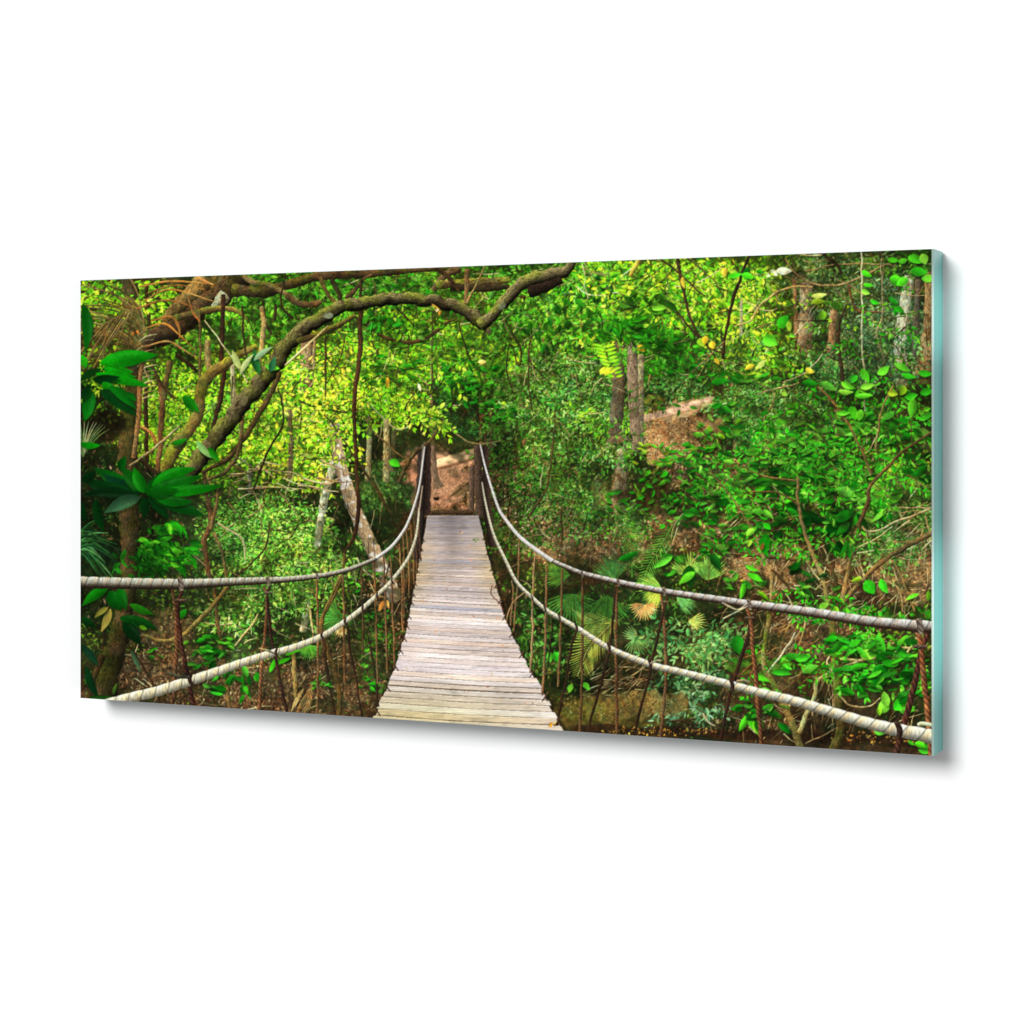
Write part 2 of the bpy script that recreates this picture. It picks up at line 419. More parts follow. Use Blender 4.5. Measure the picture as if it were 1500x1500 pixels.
stroke([(1224, 440, 13), (1219, 500, 13), (1211, 545, 12)], A(134, 96, 70), contrast=0.3)
stroke([(1256, 440, 5), (1257, 480, 5), (1256, 520, 5)], A(100, 70, 50))
stroke([(1332, 405, 16), (1325, 455, 19), (1318, 510, 21), (1322, 565, 20)], A(150, 142, 126), contrast=0.4, blotch=A(200, 196, 184), amb=0.6)
stroke([(1345, 405, 9), (1343, 460, 10), (1340, 530, 9)], A(74, 66, 60), contrast=0.3)
stroke([(1306, 470, 5), (1307, 530, 5)], A(120, 100, 80))
stroke([(1363, 400, 17), (1362, 470, 19), (1356, 530, 25), (1350, 560, 28)], A(132, 102, 72), contrast=0.4, blotch=A(90, 66, 44))
stroke([(1228, 600, 12), (1230, 660, 14), (1226, 690, 14)], A(126, 96, 70), contrast=0.3)
stroke([(1240, 650, 7), (1247, 700, 8)], A(100, 76, 54))
stroke([(1230, 760, 20), (1240, 800, 24), (1234, 850, 26)], A(110, 78, 58), contrast=0.4, blotch=A(80, 54, 40))
stroke([(1272, 760, 6), (1277, 800, 6), (1276, 830, 7)], A(170, 166, 150), contrast=0.4, blotch=A(100, 96, 84))
stroke([(1073, 560, 4), (1076, 620, 6), (1078, 670, 6)], A(130, 104, 76))

# white glimpse of sky between the crowns
leaf(1137, 397, 24, 7, 0.0, A(252, 252, 250), soft=2); leaf(1128, 396, 14, 5, 0.6, A(236, 236, 214), soft=2)
leaf(1118, 402, 12, 4, 0.2, A(232, 220, 190), soft=2)

# ---------------------------------------------------------------- leaves in front of those trunks
def sprays(cx, cy, rx, ry, n, L, pal, nl=6, ang=0.35, spread=0.7, asp=0.34, k0=0.7, k1=1.15, **kw):
    if L < 9.5: n = int(n*0.72); L = L*1.28
    for i in range(n):
        r = math.sqrt(R.random()); th = R.uniform(0, 6.283)
        x, y = cx+rx*r*math.cos(th), cy+ry*r*math.sin(th)
        a = ang+R.uniform(-spread, spread)
        if R.random() < 0.5: a = math.pi-a
        kk = (k0+(k1-k0)*(0.5*i/n+0.5*at(N14, x, y)))
        sprig(x, y, a, R.randint(max(2, nl-2), nl+2), L*R.uniform(0.75, 1.25), pal, asp=asp, k=kk, **kw)

mottle(0.55, (30, 10), 0.50)
C[:] = box(C, 1)
# the sunlit mid storey on the left, yellow green
sprays(330, 600, 130, 90, 330, 6.5, YG, k0=0.55, k1=1.15)
sprays(440, 620, 70, 70, 250, 6.5, YG+YY[:2], k0=0.6, k1=1.2)
sprays(300, 560, 120, 60, 120, 7, GG+YG[:2], k0=0.6, k1=1.1)
sprays(520, 560, 90, 46, 200, 7, YG, k0=0.6, k1=1.15)
sprays(600, 510, 110, 50, 260, 7, YG+GG[:3], k0=0.55, k1=1.15)
sprays(560, 425, 120, 34, 150, 9, GG+NG[:1], k0=0.5, k1=1.1)
sprays(400, 440, 60, 40, 120, 9, GG, k0=0.5, k1=1.1)
mottle(0.55, (34, 9), 0.52, box_=(110, 370, 740, 700))
sprays(330, 600, 130, 80, 120, 6.5, YG, k0=0.7, k1=1.2)
sprays(580, 500, 120, 60, 120, 7.5, YG+GG[:3], k0=0.7, k1=1.15)
sprays(400, 430, 90, 40, 60, 9, GG, k0=0.6, k1=1.15)
sprays(170, 440, 50, 40, 60, 8, YG+GG[:3], k0=0.6, k1=1.1)
sprays(150, 560, 30, 60, 40, 7, YG[:3]+GG[:3], k0=0.6, k1=1.1)
sprays(470, 545, 40, 30, 60, 7, YG+YY[:2], k0=0.8, k1=1.2)
sprays(465, 600, 46, 40, 90, 7.5, YG+YY, k0=0.85, k1=1.25)
sprays(445, 672, 44, 26, 70, 7.5, YG+YY[:3], k0=0.8, k1=1.2)
sprays(600, 595, 40, 22, 50, 7.5, YG, k0=0.7, k1=1.15)
sprays(255, 450, 60, 40, 60, 8, YG+GG[:2], k0=0.6, k1=1.1)
sprays(230, 640, 50, 60, 100, 6.5, YG, k0=0.5, k1=1.1)
# grey green bush below it
sprays(390, 770, 78, 50, 420, 6, BG+BT[:1], k0=0.6, k1=1.35, asp=0.3)
sprays(440, 800, 50, 46, 200, 7.5, BG+[(150, 196, 70), (120, 176, 60)], k0=0.7, k1=1.3, asp=0.28)
sprays(455, 850, 40, 40, 110, 8, BG+[(140, 190, 64), (90, 150, 46)], k0=0.55, k1=1.2, asp=0.28)
sprays(370, 850, 50, 40, 150, 7, BG+[(150, 196, 90)], k0=0.5, k1=1.2, asp=0.32)
sprays(355, 890, 46, 20, 90, 7, BG+[(150, 196, 90), (170, 200, 120)], k0=0.5, k1=1.2, asp=0.34)
mottle(0.55, (24, 9), 0.53, box_=(300, 690, 500, 930))
sprays(395, 775, 78, 50, 130, 6, BG+BT[:1], k0=0.8, k1=1.35, asp=0.3)
sprays(440, 800, 50, 46, 90, 7.5, BG+[(150, 196, 70), (120, 176, 60)], k0=0.8, k1=1.3, asp=0.28)
# right of the bridge
sprays(790, 440, 70, 46, 150, 10, GG, k0=0.5, k1=1.1)
sprays(760, 510, 60, 46, 160, 9, GG+YG[:3], k0=0.45, k1=1.1)
sprays(880, 400, 80, 24, 150, 8, GG+NB[:2]+YG[:2], k0=0.6, k1=1.15)
blob(868, 425, 44, 20, A(16, 26, 12), 0.8)
clump(868, 425, 50, 24, 260, 8, [(20, 60, 14), (34, 90, 20), (12, 36, 12), (60, 84, 64)], 0.36, 0.6, 1.15)
sprays(980, 420, 70, 46, 190, 9, YG+GG[:2]+YY[:1], k0=0.6, k1=1.15)
sprays(880, 470, 60, 30, 80, 8, YG+YY[:2], k0=0.6, k1=1.15)
sprays(1080, 430, 44, 50, 120, 7.5, YG+BG[:3]+YY[:2], k0=0.65, k1=1.2)
sprays(1110, 500, 46, 40, 110, 8, YG+NB[:2], k0=0.65, k1=1.15)
sprays(1060, 500, 40, 40, 80, 7, BG+YG[:1], k0=0.6, k1=1.15)
sprays(940, 490, 60, 40, 130, 11, [(50, 150, 22), (36, 112, 18), (78, 172, 28), (28, 84, 16)], k0=0.6, k1=1.1, asp=0.38)
sprays(985, 540, 44, 24, 70, 10, [(50, 140, 22), (36, 104, 18), (28, 84, 16)], k0=0.6, k1=1.05, asp=0.38)
sprays(830, 560, 66, 46, 330, 6.5, BG+BT, k0=0.5, k1=1.25, asp=0.3)
sprays(860, 610, 56, 44, 330, 6.5, BG+BT, k0=0.45, k1=1.25, asp=0.3)
sprays(775, 600, 50, 60, 230, 7.5, GG[:1]+BG+[(70, 150, 40)], k0=0.45, k1=1.15)
sprays(820, 670, 76, 50, 330, 6, BG+DG[:3], k0=0.4, k1=0.95, asp=0.28)
sprays(770, 690, 44, 60, 120, 7, BG+GG[:2]+LT[:2], k0=0.4, k1=1.0)
sprays(845, 735, 60, 26, 220, 6.5, BG+BT, k0=0.5, k1=1.2, asp=0.3)
sprays(890, 760, 50, 22, 90, 7, BT+GG[:2], k0=0.5, k1=1.15, asp=0.28)
sprays(890, 605, 26, 16, 34, 9, [(120, 200, 40), (94, 176, 34), (150, 216, 50)], k0=0.8, k1=1.1, asp=0.26)
sprays(760, 770, 40, 30, 110, 6, BG+GG[:1], k0=0.4, k1=1.0)
sprays(1000, 565, 40, 12, 70, 6, BT, k0=0.5, k1=1.1)
sprays(1240, 420, 70, 55, 300, 6.5, [(66, 98, 50), (88, 122, 66), (44, 66, 34), (112, 140, 84), (130, 146, 104)]+MX[:2], k0=0.5, k1=1.1, asp=0.28)
sprays(1290, 490, 60, 60, 330, 6, [(52, 84, 56), (72, 106, 70), (38, 62, 42), (98, 128, 90), (120, 146, 104)], k0=0.55, k1=1.2, asp=0.28)
sprays(1230, 540, 40, 24, 120, 6, BT, k0=0.5, k1=1.1, asp=0.28)
sprays(1110, 585, 60, 26, 260, 6, BT+BG[:2], k0=0.5, k1=1.25, asp=0.28)
sprays(1130, 630, 60, 26, 220, 6, BT+BG, k0=0.45, k1=1.1, asp=0.28)
sprays(1170, 655, 40, 26, 100, 6, BG, k0=0.45, k1=1.1)
sprays(1320, 690, 50, 30, 160, 7, BG+YG[:2], k0=0.5, k1=1.15)
sprays(1310, 745, 50, 30, 190, 6, BT+BG, k0=0.45, k1=1.15, asp=0.3)
sprays(1300, 800, 40, 24, 120, 6, BT+BG, k0=0.5, k1=1.15, asp=0.3)
mottle(0.5, (30, 9), 0.52, box_=(735, 370, 1370, 790))
sprays(790, 450, 70, 50, 60, 10, GG, k0=0.7, k1=1.15)
sprays(900, 400, 90, 30, 70, 8, GG+YG[:2], k0=0.7, k1=1.15)
sprays(1000, 420, 70, 46, 70, 9, YG+GG[:2], k0=0.7, k1=1.2)
sprays(1080, 440, 50, 60, 44, 7.5, YG+YY[:2], k0=0.7, k1=1.2)
sprays(830, 600, 80, 80, 150, 6.5, BG+BT, k0=0.6, k1=1.25, asp=0.28)
sprays(820, 690, 80, 60, 80, 6, BG+BT[:1], k0=0.5, k1=1.05, asp=0.26)
litter((790, 770, 60, 40), 500, LT, (2, 6), (0.6, 1.15))
litter((900, 790, 60, 30), 400, LT, (2, 6), (0.6, 1.15))
litter((740, 720, 20, 40), 160, LT, (2, 5), (0.6, 1.1))
blob(880, 720, 18, 24, A(90, 70, 44), 0.4)
sprays(1280, 470, 80, 80, 110, 6, [(52, 84, 56), (72, 106, 70), (98, 128, 90), (120, 146, 104)], k0=0.6, k1=1.2, asp=0.26)
sprays(1120, 600, 70, 40, 110, 6, BT+BG, k0=0.6, k1=1.2, asp=0.28)
clump(1270, 900, 100, 16, 260, 9, NG+GG[:2], 0.36, 0.4, 1.0)
blob(660, 480, 60, 40, A(40, 70, 20), 0.25)


def trunk(pts, col, **kw):
    kw.setdefault('amb', 0.62); kw.setdefault('contrast', 0.30)
    stroke(pts, A(*col), **kw)
trunk([(907, 500, 15), (906, 560, 18), (903, 610, 20), (899, 655, 21)], (84, 72, 60))
trunk([(939, 520, 9), (938, 590, 10), (938, 650, 9)], (116, 100, 78))
trunk([(925, 500, 13), (926, 540, 15), (929, 600, 15), (932, 655, 14)], (156, 136, 108), blotch=A(116, 104, 78), tag=TRUNK_B, light=(-0.4, -0.7))
trunk([(914, 640, 17), (911, 690, 18), (907, 725, 20), (904, 752, 22)], (122, 106, 86), blotch=A(92, 72, 52))
trunk([(1181, 415, 17), (1180, 465, 21), (1178, 505, 21)], (140, 114, 92), blotch=A(104, 82, 64))
trunk([(1164, 410, 5), (1167, 480, 6)], (120, 86, 62))
trunk([(1222, 455, 11), (1217, 510, 11)], (138, 100, 74))
trunk([(1331, 410, 14), (1325, 450, 17), (1319, 505, 18), (1322, 535, 17)], (160, 152, 136), contrast=0.4, blotch=A(204, 200, 188))
trunk([(1345, 410, 8), (1342, 470, 9), (1340, 520, 8)], (80, 72, 64))
trunk([(1363, 405, 15), (1362, 470, 18), (1357, 525, 23)], (142, 110, 80), contrast=0.4, blotch=A(96, 72, 48))
trunk([(1086, 440, 4), (1086, 490, 5)], (136, 120, 96))
trunk([(450, 500, 17), (449, 540, 20), (448, 575, 17)], (112, 88, 70), blotch=A(76, 60, 50))
trunk([(340, 530, 6), (342, 580, 8), (341, 620, 7)], (130, 120, 100)); trunk([(424, 600, 7), (426, 660, 8), (424, 700, 8)], (96, 80, 58)); trunk([(365, 690, 6), (366, 720, 6)], (120, 110, 90))
trunk([(489, 676, 11), (480, 712, 12), (472, 748, 11), (465, 800, 10)], (140, 132, 118), contrast=0.35, blotch=A(196, 190, 176))
trunk([(490, 622, 15), (493, 650, 17), (501, 690, 18), (519, 745, 19), (544, 800, 19), (562, 838, 20)], (166, 140, 102), blotch=A(212, 204, 186), tag=TRUNK_A, light=(0.3, -0.7), amb=0.75)
trunk([(541, 640, 7), (539, 700, 8)], (122, 110, 84)); trunk([(566, 615, 8), (566, 700, 9)], (134, 118, 86))
sprays(910, 500, 40, 14, 16, 9, GG+YG[:2], k0=0.7, k1=1.1); sprays(900, 660, 30, 14, 22, 6.5, BG+BT, k0=0.7, k1=1.2); sprays(1180, 520, 60, 16, 26, 7, BT+BG, k0=0.6, k1=1.15)
sprays(1320, 500, 50, 20, 22, 6, BT, k0=0.6, k1=1.1); sprays(480, 625, 26, 12, 14, 7.5, YG+YY, k0=0.9, k1=1.2); sprays(490, 672, 18, 6, 8, 7, YG+YY, k0=0.9, k1=1.2); sprays(450, 540, 26, 20, 14, 7.5, YG, k0=0.8, k1=1.2); sprays(1210, 450, 40, 30, 16, 7, YG+BG, k0=0.7, k1=1.1)

def tw(n, box_, L, w, pal, ang=None, k=(0.7, 1.15)):
    """loose twigs and bare stems"""
    x0, y0, x1, y1 = box_
    for i in range(n):
        a = R.uniform(0, 6.283) if ang is None else ang+R.gauss(0, 0.35)
        twig(R.uniform(x0, x1), R.uniform(y0, y1), a, R.uniform(*L), R.uniform(*w), pick(pal)*R.uniform(*k), R.uniform(-0.8, 0.8))
PALE = [(176, 150, 116), (150, 122, 92), (198, 176, 140), (124, 98, 70)]
DARK = [(52, 38, 26), (70, 50, 32), (38, 28, 20)]
tw(130, (1060, 700, 1367, 900), (14, 50), (1.0, 2.2), PALE)
tw(60, (1060, 900, 1367, 1080), (14, 46), (1.0, 2.2), PALE+DARK)
tw(60, (1060, 370, 1367, 560), (16, 56), (1.0, 2.4), PALE+DARK)
tw(70, (740, 380, 1060, 600), (14, 50), (0.9, 2.0), PALE+DARK)
tw(60, (740, 600, 1000, 860), (14, 46), (0.9, 2.2), PALE+DARK)
tw(80, (300, 680, 480, 940), (14, 44), (0.9, 2.2), PALE+DARK)
tw(70, (200, 480, 480, 700), (14, 50), (0.9, 2.0), PALE+DARK)
tw(110, (180, 940, 560, 1050), (10, 36), (0.9, 2.2), PALE+DARK)
tw(60, (480, 400, 740, 600), (14, 50), (0.9, 2.2), DARK+PALE[:1])
tw(60, (480, 620, 600, 1000), (14, 60), (0.9, 2.0), DARK+PALE, ang=1.5)
tw(40, (840, 940, 1060, 1030), (12, 50), (0.9, 2.2), PALE+DARK, ang=-0.4)
tw(90, (330, 380, 1060, 620), (20, 80), (0.9, 1.9), DARK+[(84, 62, 40)], ang=1.35)
tw(60, (430, 400, 1060, 560), (16, 60), (0.9, 1.7), PALE[:2]+DARK, ang=-0.5)
tw(90, (1060, 780, 1367, 1060), (10, 40), (0.9, 1.6), PALE+[(150, 104, 70)], ang=2.2)
tw(60, (1060, 740, 1367, 900), (10, 44), (0.9, 1.6), PALE, ang=-0.6)
mottle(0.55, (26, 9), 0.55, box_=(850, 840, 1367, 1090))
mottle(0.5, (26, 9), 0.56, box_=(430, 690, 600, 1050))
tw(40, (1080, 880, 1367, 1070), (12, 46), (0.9, 1.8), PALE, ang=-0.5)
tw(30, (330, 670, 470, 720), (20, 60), (1.5, 3.2), PALE, ang=0.05)

# ---------------------------------------------------------------- palms, bank and water under the right-hand ropes
blob(900, 900, 90, 60, A(26, 34, 18), 0.7); blob(960, 960, 100, 40, A(44, 36, 24), 0.6)
clump(800, 930, 50, 60, 420, 9, DG+[(60, 120, 40), (80, 140, 60)], 0.32, 0.6, 1.15)
clump(930, 890, 90, 40, 360, 9, DG, 0.2, 0.6, 1.1)
frond([(905, 735), (916, 765), (925, 800), (926, 845)], 26, 26, (62, 112, 40), 0.9, 0.05)
frond([(985, 770), (968, 800), (950, 830), (940, 860)], 22, 26, (66, 116, 40), 0.9, 0.05)
for (x, y, L, a0, a1, n, c) in ((835, 842, 46, 2.4, 3.9, 16, (74, 116, 44)), (838, 870, 52, 0.3, 2.9, 20, (58, 98, 40)), (890, 872, 54, 0.6, 2.6, 18, (46, 82, 32)),
                                (900, 850, 44, 3.4, 5.4, 18, (60, 104, 52)), (860, 906, 40, 0.6, 2.8, 14, (54, 92, 36)), (968, 860, 40, 2.5, 4.0, 14, (120, 160, 60)),
                                (965, 862, 34, 1.4, 2.7, 14, (150, 180, 70)), (1010, 845, 40, 3.5, 5.6, 16, (110, 150, 60)), (990, 870, 40, 0.4, 1.2, 10, (90, 150, 80)),
                                (1035, 850, 44, 3.9, 5.9, 18, (90, 136, 56)), (930, 935, 34, 0.3, 2.4, 12, (86, 118, 66)), (935, 938, 30, 3.3, 4.4, 8, (96, 126, 76))):
    fan(x, y, L, a0, a1, n, c, w=0.045)
frond([(905, 905), (885, 925), (862, 950), (846, 990)], 26, 42, (136, 140, 60), 0.75, 0.035, (150, 140, 80))
frond([(890, 905), (870, 912), (850, 915)], 12, 40, (110, 124, 60), 0.8, 0.035)
fan(944, 886, 26, 0.25, 2.75, 15, (226, 156, 96), w=0.07)
fan(944, 886, 22, -0.15, 0.3, 4, (206, 132, 76), w=0.07); fan(944, 886, 24, 2.6, 3.3, 5, (200, 140, 90), w=0.07)
fan(1008, 910, 30, -0.6, 0.9, 10, (166, 176, 84), w=0.05)
fan(498, 905, 40, 1.9, 4.4, 22, (60, 112, 44), w=0.035); fan(494, 898, 34, 0.2, 1.6, 12, (56, 100, 40), w=0.035)
fan(452, 945, 26, 0.2, 2.9, 18, (70, 130, 40), w=0.06)
fan(500, 918, 18, 0.5, 2.6, 10, (206, 168, 110), w=0.1)
leaf(562, 880, 18, 4, 2.0, A(196, 110, 52)); leaf(566, 878, 14, 3, 1.3, A(210, 130, 66))
for i in range(9):
    leaf(438+i*3.4, 1014+R.uniform(-6, 4), 32, 2.6, 1.95+i*0.03, pick([(176, 132, 84), (150, 108, 66)]), half=0.3) if i < 5 else None
frond([(458, 1000), (452, 1020), (446, 1045)], 9, 16, (176, 128, 80), 0.5, 0.09)
clump(1120, 975, 70, 14, 70, 15, NG+GG[:2], 0.4, 0.5, 1.0, ang=0.1, spread=0.6)
clump(1010, 1010, 60, 30, 260, 9, [(70, 116, 70), (48, 84, 50), (110, 150, 110), (36, 62, 40)], 0.34, 0.6, 1.15)
sprays(1010, 1030, 40, 12, 26, 12, [(96, 146, 110), (70, 116, 84), (140, 180, 150)], nl=4, ang=0.6, asp=0.26, k0=0.7, k1=1.1)
sprays(1020, 940, 44, 26, 80, 9, [(56, 110, 56), (80, 140, 76), (120, 160, 96)], k0=0.5, k1=1.1, asp=0.3)
blob(1110, 1010, 60, 60, A(58, 42, 28), 0.55); blob(1230, 1030, 110, 34, A(48, 36, 24), 0.6)
blob(910, 1035, 74, 26, A(96, 78, 44), 0.92); blob(960, 1030, 60, 20, A(98, 80, 48), 0.85); blob(860, 1042, 40, 22, A(84, 78, 34), 0.8)
clump(905, 1033, 90, 22, 700, 3, [(110, 92, 54), (86, 72, 38), (130, 110, 70), (84, 86, 38), (58, 46, 28)], 0.45, 0.75, 1.1)
blob(915, 1000, 50, 10, A(50, 38, 26), 0.6); tw(60, (860, 985, 940, 1018), (10, 44), (0.9, 2.0), PALE+DARK, ang=-0.4)
for (x, rx) in ((880, 60), (980, 80), (1100, 90), (1230, 110), (1340, 60)):
    blob(x, 1068+(x-880)*0.035, rx, 9, A(36, 24, 17), 0.9, ns=0.4)
    blob(x, 1092+(x-880)*0.035, rx*1.2, 15, A(52, 38, 27), 0.9, ns=0.3)
litter((960, 1072, 90, 6), 110, [(196, 130, 50), (150, 90, 44), (210, 160, 70), (120, 76, 44)], (2, 5), asp=0.35)
litter((1280, 1080, 80, 10), 70, [(176, 130, 66), (150, 90, 44), (120, 80, 50)], (2, 6), asp=0.35)
litter((1080, 1060, 90, 12), 200, LT, (2, 6), (0.5, 1.0))
tw(26, (1080, 1030, 1240, 1085), (16, 50), (1.0, 2.6), PALE+DARK)
tw(40, (1090, 900, 1200, 1010), (16, 40), (0.9, 1.8), [(150, 110, 64), (120, 84, 50)], ang=2.1)
tw(20, (1205, 980, 1230, 1030), (20, 60), (0.9, 2.0), PALE, ang=1.7)

# ---------------------------------------------------------------- gate posts and deck
blk = A(64, 50, 42)
stroke([(617, 655, 10), (616, 700, 11), (615, 770, 13), (612, 820, 13)], A(54, 44, 38), contrast=0.28, amb=0.6, light=(-0.8, -0.1), tag=POST_A)
stroke([(626, 652, 10), (626, 700, 11), (625, 752, 11)], A(46, 34, 28), contrast=0.28, amb=0.6, light=(0.8, -0.1), tag=POST_A)
stroke([(692, 684, 8), (691, 720, 8), (691, 752, 8)], A(92, 72, 56), contrast=0.28, amb=0.6, light=(-0.8, -0.1), tag=POST_B)
stroke([(700, 652, 11), (701, 700, 12), (704, 756, 14)], A(72, 56, 44), contrast=0.3, amb=0.6, light=(-0.8, -0.1), tag=POST_B)
stroke([(711, 654, 9), (712, 700, 10), (716, 762, 12), (722, 800, 12)], A(52, 40, 32), contrast=0.3, amb=0.6, light=(0.8, -0.1), tag=POST_B)
stroke([(604, 770, 5), (600, 830, 5), (590, 880, 6)], A(74, 50, 34), alpha=0.6)
stroke([(632, 751, 7), (660, 750.5, 7), (692, 750, 7)], A(70, 52, 34), contrast=0.3, amb=0.7, light=(0, -1), tag=STEP)

def sagx(y, left):
    if left: return np.interp(y, [750, 775, 820, 880, 930, 980, 1020, 1047, 1080], [627, 623.5, 615, 603, 592.5, 577, 560, 548, 532])
    return np.interp(y, [750, 800, 850, 904, 940, 975, 1007, 1049, 1070, 1090], [699, 711, 724, 740, 755.5, 774, 793, 815.5, 826, 836])

def deck():
    i0, i1 = int((520-X0)*S), int((842-X0)*S); j0, j1 = int((753-Y0)*S), int((1092-Y0)*S)
    x = (np.arange(i0, i1)+0.5)[None, :]/S+X0+np.zeros((j1-j0, 1)); y = (np.arange(j0, j1)+0.5)[:, None]/S+Y0+np.zeros((1, i1-i0))
    f = np.clip((y-755)/300, 0, 1.1)
    yy = y-0.056*(x-672)*np.clip((y-765)/120, 0.02, 1)-1.0*np.sin((x-600)*0.02)*f
    n = -33136.0/(yy-485)+150
    n = n+0.10*np.sin(yy*0.05)
    k = np.floor(n).astype(int); fr = n-k
    k = np.clip(k, 0, 255)
    rs = np.random.RandomState(5)
    br = 1+0.05*rs.randn(256); tint = rs.randn(256); dl = rs.rand(256)*4.2; dr = rs.rand(256)*4.2; gap = 0.07+0.07*rs.rand(256)**2; gd = 0.3+0.9*rs.rand(256)
    for q in rs.choice(range(30, 97), 6): gap[q] = 0.17; gd[q] = 0.0
    sc = np.clip((y-700)/330, 0.2, 1.1)
    xl = sagx(y, True)+dl[k]*sc-1; xr = sagx(y, False)-dr[k]*sc+1
    m = np.clip((x-xl)*S*0.7+0.5, 0, 1)*np.clip((xr-x)*S*0.7+0.5, 0, 1)*(yy > 755.0)
    v = (x-xl)/(xr-xl)
    edge = np.clip(np.abs(v-0.5)*2, 0, 1)
    far = np.array([158, 146, 142], np.float32); near = np.array([216, 200, 192], np.float32); bot = np.array([206, 192, 150], np.float32)
    base = np.zeros(x.shape+(3,), np.float32)
    t = np.clip((y-760)/150, 0, 1)[..., None]
    base[:] = far*(1-t)+near*t
    t2 = np.clip((y-985)/60, 0, 1)[..., None]*np.clip(1.25-v*0.9, 0, 1)[..., None]
    base = base*(1-t2)+bot*t2
    warm = (np.clip(edge*1.5-0.65, 0, 1)*np.clip(1-np.abs(y-840)/85, 0, 1))[..., None]
    base = base*(1-0.7*warm)+np.array([190, 166, 112], np.float32)*0.7*warm
    cen = (np.exp(-((v-0.47)/0.18)**2)*np.clip(1-(y-760)/120, 0, 1))[..., None]
    base = base*(1-0.20*cen)
    g1 = noise(34, 1.2)[j0:j1, i0:i1]; g2 = noise(9, 0.8)[j0:j1, i0:i1]; g3 = noise(60, 26)[j0:j1, i0:i1]; g4 = NR.rand(*x.shape)
    sh = br[k]*(0.80+0.16*g1+0.14*g2+0.14*g3+0.07*g4)
    base = base*sh[..., None]
    base[..., 0] *= 1+0.018*tint[k]; base[..., 2] *= 1-0.028*tint[k]
    lip = np.clip(1-fr/0.2, 0, 1)*0.10
    base *= (1+lip)[..., None]
    gm = np.clip((fr-(1-gap[k]*1.5))/0.05, 0, 1)
    near_f = np.clip((y-745)/150, 0.22, 1)+0.35*np.clip((y-960)/60, 0, 1)
    brk = np.clip(noise(60, 2)[j0:j1, i0:i1]*1.6+0.1, 0.35, 1)
    gm = gm*(1-gd[k]*0.35)*near_f*brk
    gm = np.clip(gm, 0, 0.95)
    base = base*(1-gm[..., None])+np.array([92, 72, 56], np.float32)*gm[..., None]
    # drifted stains and a few splinters
    st = np.clip(noise(16, 4)[j0:j1, i0:i1]*3-2.2, 0, 1)*0.18
    base *= (1-st)[..., None]
    d = C[j0:j1, i0:i1]
    # drop shade on the ground beside the deck edge is part of the printed scene
    d *= (1-0.55*np.clip(1-np.minimum(np.abs(x-xl), np.abs(x-xr))/7, 0, 1)*(1-m)*(y > 757))[..., None]
    d += m[..., None]*(base-d)
    ID[j0:j1, i0:i1][m > 0.5] = DECK
deck()
for i in range(26):
    y = R.uniform(770, 1060); x = R.uniform(float(sagx(y, True))+10, float(sagx(y, False))-10)
    leaf(x, y, R.uniform(2, 5), R.uniform(0.7, 1.4), R.uniform(0, 6.28), pick([(224, 150, 110), (196, 160, 110), (160, 110, 80), (250, 244, 236)]))
leaf(808, 1058, 9, 3, 1.9, A(230, 160, 40)); leaf(812, 1058, 7, 2.5, 1.0, A(240, 180, 60))
sprays(703, 792, 2, 4, 4, 3, BG+GG[:2], nl=4, k0=0.8, k1=1.1)

